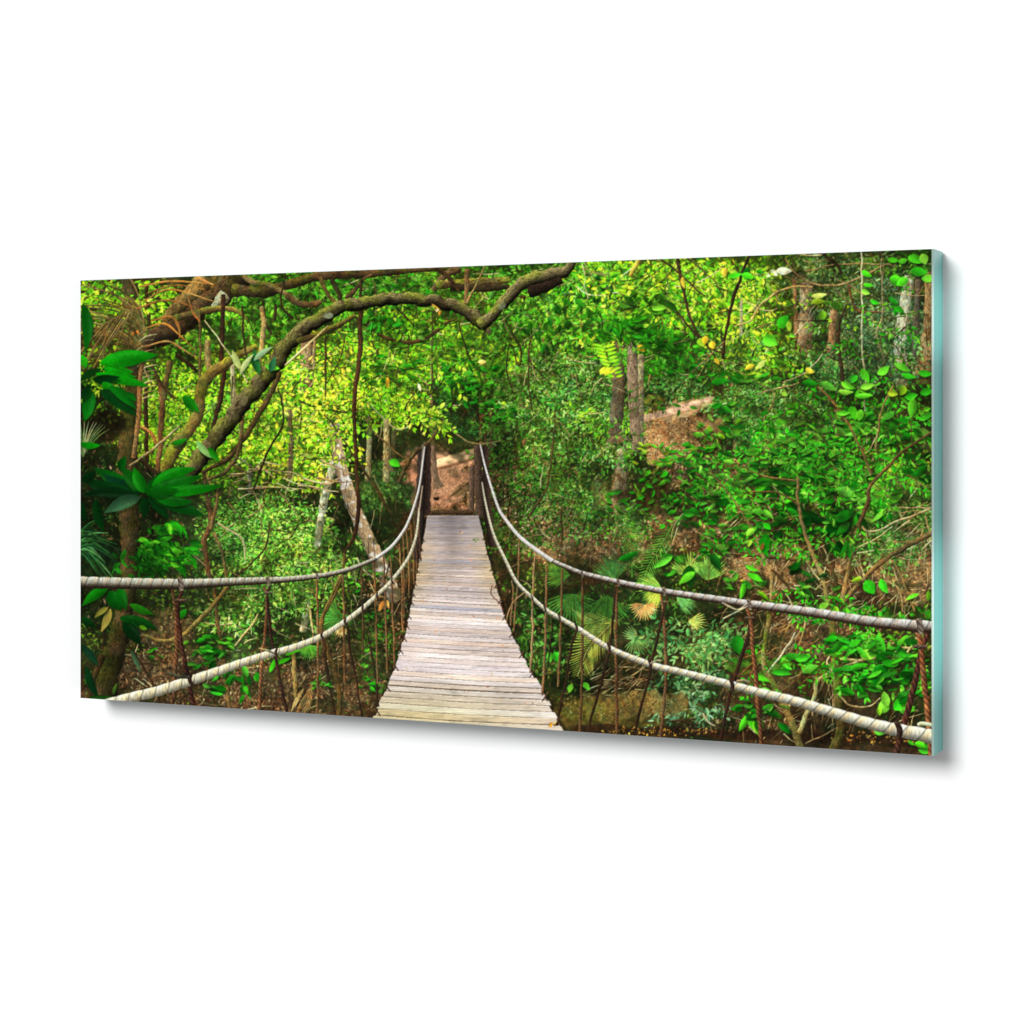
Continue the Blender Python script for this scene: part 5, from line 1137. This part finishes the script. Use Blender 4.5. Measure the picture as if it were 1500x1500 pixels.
tn = nt.nodes.new('ShaderNodeTexNoise'); tn.inputs['Scale'].default_value = 1.0; tn.inputs['Detail'].default_value = 3
cr_ = nt.nodes.new('ShaderNodeValToRGB')
cr_.color_ramp.elements[0].color = (0.075, 0.345, 0.325, 1); cr_.color_ramp.elements[1].color = (0.11, 0.42, 0.375, 1)
cr_.color_ramp.elements[0].position = 0.3; cr_.color_ramp.elements[1].position = 0.7
nt.links.new(tc.outputs['Object'], mp.inputs['Vector']); nt.links.new(mp.outputs['Vector'], tn.inputs['Vector'])
nt.links.new(tn.outputs['Fac'], cr_.inputs['Fac']); nt.links.new(cr_.outputs['Color'], b.inputs['Base Color'])
mb = mat('ground_glass_bevel', (0.36, 0.50, 0.44), 0.35, 0.5)
glass = link('glass_block', me, root, mg); me.materials.append(mb); me.materials.append(mat('low_bounce_glass_edge', (0.13, 0.20, 0.19), 0.5, 0.3))  # top, bottom and left edges darkened to cut teal bounce on the wall
for p, i in zip(me.polygons, MI): p.material_index = i
glass['label'] = 'thick block of teal tinted glass with polished edges'

# printed layer: a fine sheet of coloured points on the front of the glass
NX_, NZ_ = 1300, 640
yP = YF-0.0003
gx = np.linspace(XL+CH, XR-CHR, NX_+1); gz = np.linspace(ZB+CH, ZT-CH, NZ_+1)
GX, GZ = np.meshgrid(gx, gz)
px, py = project(GX, yP, GZ)
fx = np.clip(px-X0-0.5, 0, FINAL.shape[1]-1.01); fy = np.clip(py-Y0-0.5, 0, FINAL.shape[0]-1.01)
xi, yi = fx.astype(int), fy.astype(int); ax, ay = (fx-xi)[..., None], (fy-yi)[..., None]
pc = (FINAL[yi, xi]*(1-ax)+FINAL[yi, xi+1]*ax)*(1-ay)+(FINAL[yi+1, xi]*(1-ax)+FINAL[yi+1, xi+1]*ax)*ay
pc = pc/255.0
lin = np.where(pc <= 0.04045, pc/12.92, ((pc+0.055)/1.055)**2.4)
lin = np.minimum(lin/LIT, 0.92).astype(np.float32)
fpx, fpy = (px[:-1, :-1]+px[1:, 1:])/2, (py[:-1, :-1]+py[1:, 1:])/2
FT = TAG[np.clip((fpy-Y0).astype(int), 0, TAG.shape[0]-1), np.clip((fpx-X0).astype(int), 0, TAG.shape[1]-1)]

mp_ = mat('printing_ink', (0.5, 0.5, 0.5), 0.35, 0.0)
nt = mp_.node_tree; b = nt.nodes['Principled BSDF']
at_ = nt.nodes.new('ShaderNodeVertexColor'); at_.layer_name = 'ink'
nt.links.new(at_.outputs['Color'], b.inputs['Base Color'])

def main_piece(mask):
    """the largest connected patch of a mask, plus nothing else"""
    lab = np.where(mask, np.arange(mask.size).reshape(mask.shape)+1, 0)
    while True:
        new = lab.copy()
        for ax in (0, 1):
            for sh in (1, -1):
                r = np.roll(lab, sh, ax)
                if ax == 0: r[0 if sh == 1 else -1] = 0
                else: r[:, 0 if sh == 1 else -1] = 0
                new = np.maximum(new, r)
        new = np.where(mask, new, 0)
        flat = np.concatenate([[0], new.ravel()])
        new = np.where(mask, np.maximum(new, flat[new]), 0)
        if (new == lab).all(): break
        lab = new
    v, c = np.unique(lab[lab > 0], return_counts=True)
    return lab == v[c.argmax()]
for t_ in (PATH, SLOPE):
    k_ = FT == t_
    if k_.any(): FT[k_ & ~main_piece(k_)] = FOREST

vidx = np.arange((NX_+1)*(NZ_+1)).reshape(NZ_+1, NX_+1)
def sheet(name, mask, parent, label):
    jj, ii = np.nonzero(mask)
    quads = np.stack([vidx[jj, ii], vidx[jj, ii+1], vidx[jj+1, ii+1], vidx[jj+1, ii]], 1)
    used, inv = np.unique(quads.ravel(), return_inverse=True)
    me = bpy.data.meshes.new(name)
    n = len(used); q = len(quads)
    co = np.stack([GX.ravel()[used], np.full(n, yP), GZ.ravel()[used]-ZB], 1).astype(np.float32)
    me.vertices.add(n); me.vertices.foreach_set('co', co.ravel())
    me.loops.add(q*4); me.loops.foreach_set('vertex_index', inv.ravel().astype(np.int32))
    me.polygons.add(q); me.polygons.foreach_set('loop_start', np.arange(0, q*4, 4, dtype=np.int32))
    me.update(calc_edges=True)
    ca = me.color_attributes.new('ink', 'FLOAT_COLOR', 'POINT')
    rgba = np.ones((n, 4), np.float32); rgba[:, :3] = lin.reshape(-1, 3)[used]
    ca.data.foreach_set('color', rgba.ravel())
    o = link(name, me, parent, mp_)
    if label: o['label'] = label
    return o

pic = sheet('printed_picture', FT == FOREST, root, 'printed jungle scene with dense green leaves, vines and leaf litter')
for name, tags, label in (
    ('bridge_deck', (DECK,), 'pale grey plank walkway of the printed rope bridge'),
    ('dirt_path', (PATH,), 'orange brown dirt path between the gate posts'),
    ('dirt_path', (SLOPE,), 'pale pinkish strip of path on the right-hand slope'),
    ('gate_post', (POST_A,), 'dark wooden gate post on the left of the bridge end'),
    ('gate_post', (POST_B,), 'dark wooden gate post on the right of the bridge end'),
    ('step_board', (STEP,), 'dark board across the far end of the planks'),
    ('bridge_rope', (ROPE_A,), 'upper left hand rope, grey and level near the edge'),
    ('bridge_rope', (ROPE_B,), 'lower left cream rope rising to the gate'),
    ('bridge_rope', (ROPE_C,), 'upper right hand rope, grey and thick near the edge'),
    ('bridge_rope', (ROPE_D,), 'lower right cream rope falling to the corner'),
    ('mossy_bough', (BOUGH,), 'thick mossy bough arching over the bridge'),
    ('leaning_trunk', (TRUNK_A,), 'pale leaning trunk left of the bridge'),
    ('forest_trunk', (TRUNK_B,), 'upright pale trunk on the right-hand slope'),
):
    m_ = np.isin(FT, tags)
    if m_.sum() > 30: sheet(name, m_, pic, label)

# ---- lamps: one big soft lamp high on the left, two unseen spots added to brighten bands of the polished edge
def area(name, loc, target, size, power, col=(1, 1, 1)):
    l = bpy.data.lights.new(name, 'AREA'); l.shape = 'DISK'; l.size = size; l.energy = power; l.color = col
    o = bpy.data.objects.new(name, l); COL.objects.link(o)
    o.location = loc
    from mathutils import Vector
    o.rotation_euler = (Vector(target)-Vector(loc)).to_track_quat('-Z', 'Y').to_euler()
    return o
ctr = (0.0, 0.0, (ZT+ZB)/2)
d = np.array([-0.27, -1.0, 0.45]); d = d/np.linalg.norm(d)*20.0
area('key_lamp', tuple(np.array(ctr)+d), ctr, 9.4, 3780)
area('fill_lamp', (ctr[0]+5.0, -4.4, ctr[2]-0.5), ctr, 2.0, 66)
for zz, pw, ang in ((1.609, 17.0, 8.5), (1.313, 19.0, 15)):
    l = bpy.data.lights.new('edge_highlight_spot', 'SPOT'); l.energy = pw; l.spot_size = math.radians(ang); l.spot_blend = 1.0; l.shadow_soft_size = 0.01
    o = bpy.data.objects.new('edge_highlight_spot', l); COL.objects.link(o)
    o.location = (XR+0.75, -0.026, zz); o.rotation_euler = (math.radians(90), 0, math.radians(90))

w = bpy.data.worlds.new('World'); sc.world = w; w.use_nodes = True
bg = w.node_tree.nodes['Background']; bg.inputs['Color'].default_value = (1, 1, 1, 1); bg.inputs['Strength'].default_value = 0.24

# ---- camera
cd = bpy.data.cameras.new('camera'); cam = bpy.data.objects.new('camera', cd); COL.objects.link(cam)
cam.location = CAM; cam.rotation_euler = (math.radians(90), 0, TH)
cd.sensor_width = 36; cd.lens = 36*FPX/1500; cd.sensor_fit = 'HORIZONTAL'
cd.shift_x = 0; cd.shift_y = -(750-CY)/1500
cd.clip_start = 0.05; cd.clip_end = 100
sc.camera = cam
sc.view_settings.view_transform = 'Standard'; sc.view_settings.look = 'None'
sc.view_settings.exposure = 0; sc.view_settings.gamma = 1; sc.view_settings.use_curve_mapping = False
